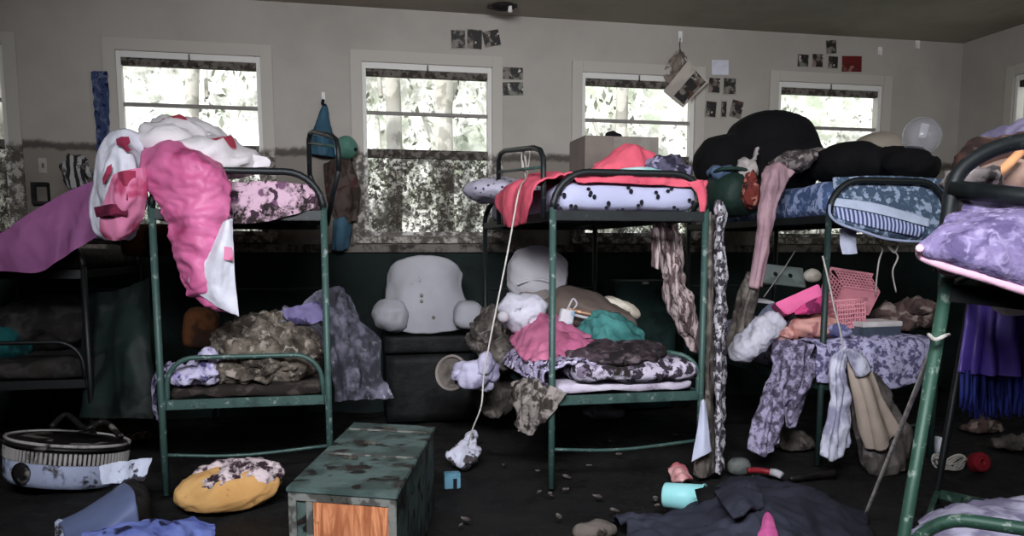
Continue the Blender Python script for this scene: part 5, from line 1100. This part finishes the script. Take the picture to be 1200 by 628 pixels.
M['navy'] = fab('blue_fringe', S(58, 68, 150), S(34, 42, 100), 'stripe', 12, .5, .2, rough=.6)
dr = empty('dress', W(1165, 480, 3.0), 'purple satin dress with a blue fringed hem hanging under the nearest bunk', 'dress')
b = sheet(rows(3.0, [(1138, 344, .05), (1168, 340), (1230, 342)], [(1132, 372, .04), (1166, 370, -.04), (1235, 372)], [(1126, 405, .02), (1164, 405, -.06), (1240, 405)], [(1122, 436), (1164, 440, -.06), (1245, 440)]), 60, 44, .02, 4, 165, fold=.025, nf=5)
solid(link('satin_body', b, M['satin'], dr), .006)
bm = bmesh.new(); rnd = random.Random(9)
for k in range(90):
    u = 1128 + 118 * k / 89; v1 = 484 + rnd.uniform(-5, 8) - (8 if k < 8 else 0); y = 3.0 + .03 * sin(k * .9)
    tube([W(u, 434, y), W(u + rnd.uniform(-2, 2), 460, y - .01), W(u + rnd.uniform(-4, 4), v1, y)], [.008, .009, .004], 5, bm)
link('fringe', bm, M['navy'], dr)
thing('shoe', blob(W(1186, 358, 2.75), (.07, .05, .03), (0, .15, 0), .012, 9, 166, sub=3), M['cream'], 'pale shoe caught under the frame of the nearest bunk', 'shoe')
b = sheet([[F(1085, 622, .24), F(1130, 602, .30), F(1240, 590, .3)], [F(1075, 640, .26), F(1130, 625, .33), F(1240, 612, .33)], [F(1060, 690, .2), F(1130, 690, .27), F(1240, 680, .3)]], 44, 30, .02, 6, 168)
solid(thing('mattress', b, M['lilac3'], 'pale lilac mattress on the lowest deck at the bottom right corner', 'mattress'), .08, 0)
# rod tied to the near post
M['rod'] = fab('pale_rod', S(232, 226, 216), S(206, 200, 190), scale=12, rough=.6)
rd = empty('rod', F(1013, 606), 'pale thin rod leaning from the near post down to the floor', 'rod')
link('stick', tube([F(1013, 606, .01), W(1056, 500, 3.02), W(1099, 393, 2.36)], .0085, 8, n=20), M['rod'], rd)
link('tie', tube([W(1088, 392, 2.37), W(1096, 398, 2.32), W(1106, 394, 2.32), W(1112, 392, 2.38)], .006, 7, n=16), M['cord'], rd)

# ================================================================== FRONT RIGHT FLOOR
M['navyjk'] = fab('black_navy_jacket', S(50, 52, 64), S(34, 35, 44), scale=3, soft=.2, bump=.3, rough=.8)
jk = empty('jacket', F(870, 615), 'black jacket spread on the muddy floor at the bottom centre right', 'jacket')
b = sheet([[F(716, 606, .01), F(790, 604, .02), F(850, 566, .05), F(880, 562, .05), F(935, 568, .03), F(985, 590, .03), F(1016, 606, .01)], [F(722, 606, .06), F(790, 607, .06), F(846, 576, .14), F(885, 572, .17), F(940, 578, .14), F(985, 598, .10), F(1018, 612, .04)],
           [F(735, 614, .07), F(795, 613, .10), F(850, 598, .20), F(890, 596, .22), F(940, 600, .18), F(988, 608, .12), F(1020, 622, .05)], [F(730, 640, .04), F(800, 634, .10), F(850, 626, .18), F(895, 624, .19), F(945, 624, .16), F(990, 630, .10), F(1022, 640, .03)], [F(730, 680, .0), F(800, 680, .02), F(850, 680, .04), F(900, 680, .05), F(950, 680, .04), F(990, 680, .02), F(1020, 680, .0)]], 90, 70, .04, 3.6, 170)
solid(link('body', b, M['navyjk'], jk), .012)
b = sheet([[F(838, 578, .16), F(862, 566, .19), F(884, 566, .17)], [F(846, 590, .25), F(868, 578, .29), F(890, 576, .26)], [F(858, 606, .25), F(874, 598, .28), F(896, 592, .26)]], 24, 24, .02, 6, 171)
solid(link('collar', b, M['navyjk'], jk), .015)
link('cuff', lathe([(.0, .03), (.05, .02), (.075, -.02), (.08, -.10), (.07, -.1), (.06, -.02)], 24, TM(F(846, 586, .13), (radians(70), 0, radians(80)))), M['black'], jk)
M['pinkbit'] = fab('pink_lining', S(222, 110, 168), S(196, 86, 146), scale=6, soft=.2)
b = sheet([[F(895, 606, .235), F(900, 600, .24), F(905, 608, .235)], [F(890, 622, .25), F(900, 620, .27), F(910, 622, .25)], [F(884, 640, .24), F(900, 640, .26), F(917, 640, .24)]], 14, 14, .008, 9, 172)
solid(thing('pink_cloth', b, M['pinkbit'], 'pink scrap of cloth lying on the black jacket at the bottom edge', 'cloth'), .006)
M['mintcup'] = fab('mint_plastic', S(160, 222, 222), S(142, 204, 206), scale=3, soft=.2, rough=.4, bump=.05)
c0, c1 = F(779, 580, .07), F(826, 584, .08); d = (c1 - c0)
Rq = d.to_track_quat('Z', 'Y').to_matrix().to_4x4(); Rq.translation = c0
rt = empty('cup', c0 - Vector((0, 0, .065)), 'mint green plastic cup lying on its side beside the black jacket', 'cup')
link('wall', lathe([(0, .002), (.058, .0), (.062, .006), (.066, d.length), (.062, d.length), (.056, .01), (0, .01)], 36, Rq), M['mintcup'], rt)
link('lip', lathe([(.065, d.length - .012), (.070, d.length - .008), (.070, d.length), (.063, d.length)], 36, Rq), M['mintcup'], rt)
M['pinkwhite'] = fab('pink_white_sock', S(222, 170, 168), S(196, 110, 116), scale=9, soft=.1, mud=.1)
b = sheet([[F(783, 548, .07), F(792, 544, .08), F(803, 546, .07)], [F(786, 556, .05), F(796, 553, .08), F(806, 554, .05)], [F(788, 565, .03), F(800, 563, .06), F(812, 562, .03)]], 18, 18, .014, 9, 174)
solid(thing('sock', b, M['pinkwhite'], 'pink and white sock behind the mint cup', 'clothing'), .02)
M['greyplastic'] = fab('grey_green_plastic', S(96, 100, 96), S(76, 80, 77), scale=5, rough=.5)
c = F(866, 558); rt = empty('paddle_brush', c, 'grey green paddle brush with a red handle on the mud', 'brush')
link('paddle', blob(c + Vector((0, 0, .055)), (.065, .05, .05), (0, 0, 0), .004, 8, 175, sub=3, sq=.8, flat=.0), M['greyplastic'], rt)
M['redp'] = fab('red_plastic', S(138, 34, 42), rough=.4)
link('handle', tube([F(876, 551, .05), F(890, 551, .05), F(903, 553, .045)], .016, 9, n=10), M['redp'], rt)
link('end_cap', tube([F(903, 553, .045), F(909, 554, .045), F(916, 557, .04)], [.02, .022, .02], 10), M['whitepil'], rt)
thing('bangle', tube([F(872, 562, .04), F(882, 559, .055), F(893, 563, .05), F(898, 566, .03)], .009, 8, n=16), M['hookw'], 'white curved plastic strip beside the paddle brush', 'plastic strip')
thing('stick', tube([F(925, 561, .025), F(950, 558, .03), F(978, 554, .025)], [.012, .022, .024], 10, n=14), M['tub_lid'], 'dark muddy stick on the floor right of the paddle brush', 'stick')
M['redroll'] = fab('red_fabric', S(150, 34, 44), S(96, 20, 30), scale=5, soft=.2)
c = F(1146, 553); rt = empty('ribbon_roll', c, 'dark red ribbon roll on the floor behind the near post', 'roll')
Rm = TM(c + Vector((0, 0, .055)), (radians(72), 0, radians(15)))
link('roll', lathe([(.016, -.03), (.052, -.034), (.058, -.02), (.058, .02), (.052, .034), (.016, .03), (.012, 0), (.016, -.03)], 28, Rm), M['redroll'], rt); link('core', lathe([(.014, -.032), (.024, -.036), (.024, .036), (.014, .032), (.014, -.032)], 20, Rm), M['redp'], rt)
P_ = []
for k in range(70):
    a = k * .42; q = F(1112, 551, 0); P_.append(q + Vector((.10 * cos(a) * (1 - .003 * k) + .02 * sin(k * .37), .07 * sin(a), .03 + .03 * sin(k * .9) + .02)))
thing('wire_coil', tube(P_, .006, 6, n=160), M['cord'], 'tangled grey green wire coil beside the red roll', 'wire')
thing('shoe', blob(F(1098, 522, .05), (.04, .06, .06), (0, .1, .2), .01, 9, 177, sub=3), fab('white_blue_trainer', S(204, 206, 214), S(70, 110, 160), scale=14), 'small white and blue trainer half hidden by the near post', 'shoe')
thing('mud_lump', blob(F(697, 622, .03), (.10, .06, .045), (0, 0, .3), .012, 7, 178, flat=0.0), M['hose'], 'grey brown lump at the bottom edge left of the black jacket', 'lump')
for (u, v, r, m, lab) in ((1150, 500, .17, 'brownheap', 'low brown heap of wet clothes behind the red roll'), (930, 520, .14, 'mudlump', 'low mud caked lump left of the white wet rag'), (1190, 520, .15, 'mudlump', 'low mud caked heap under the purple dress')):
    thing('clothes_heap', blob(F(u, v, .02), (r, r * .7, .07), (0, 0, .3), .04, 8, int(u), flat=0.0), M[m], lab, 'clothing')
# litter in the silt
M['litter'] = fab('pale_litter', S(110, 104, 98), S(70, 64, 60), scale=20)
rnd = random.Random(21)
for (u, v) in ((688, 513), (725, 535), (664, 562), (663, 577), (690, 549), (645, 583), (632, 580), (768, 588), (770, 596), (720, 602), (655, 609), (545, 612), (540, 620), (497, 462), (792, 512), (716, 520), (630, 555), (590, 548), (700, 585)):
    c = F(u, v, .0); e = rnd.uniform(.008, .022); a = rnd.uniform(0, 3)
    bm = bmesh.new(); n_ = 7
    q = [bm.verts.new(c + Vector((e * 1.6 * cos(a) * cos(k * 2 * pi / n_) - e * .6 * sin(a) * sin(k * 2 * pi / n_), e * 1.6 * sin(a) * cos(k * 2 * pi / n_) + e * .6 * cos(a) * sin(k * 2 * pi / n_), .016 + .006 * rnd.random())) ) for k in range(n_)]
    bm.faces.new(q); o = thing('litter_scrap', bm, M['litter'], 'small pale scrap of litter lying in the black mud', 'litter', 'scraps of litter in the mud', smooth=False); solid(o, .006)
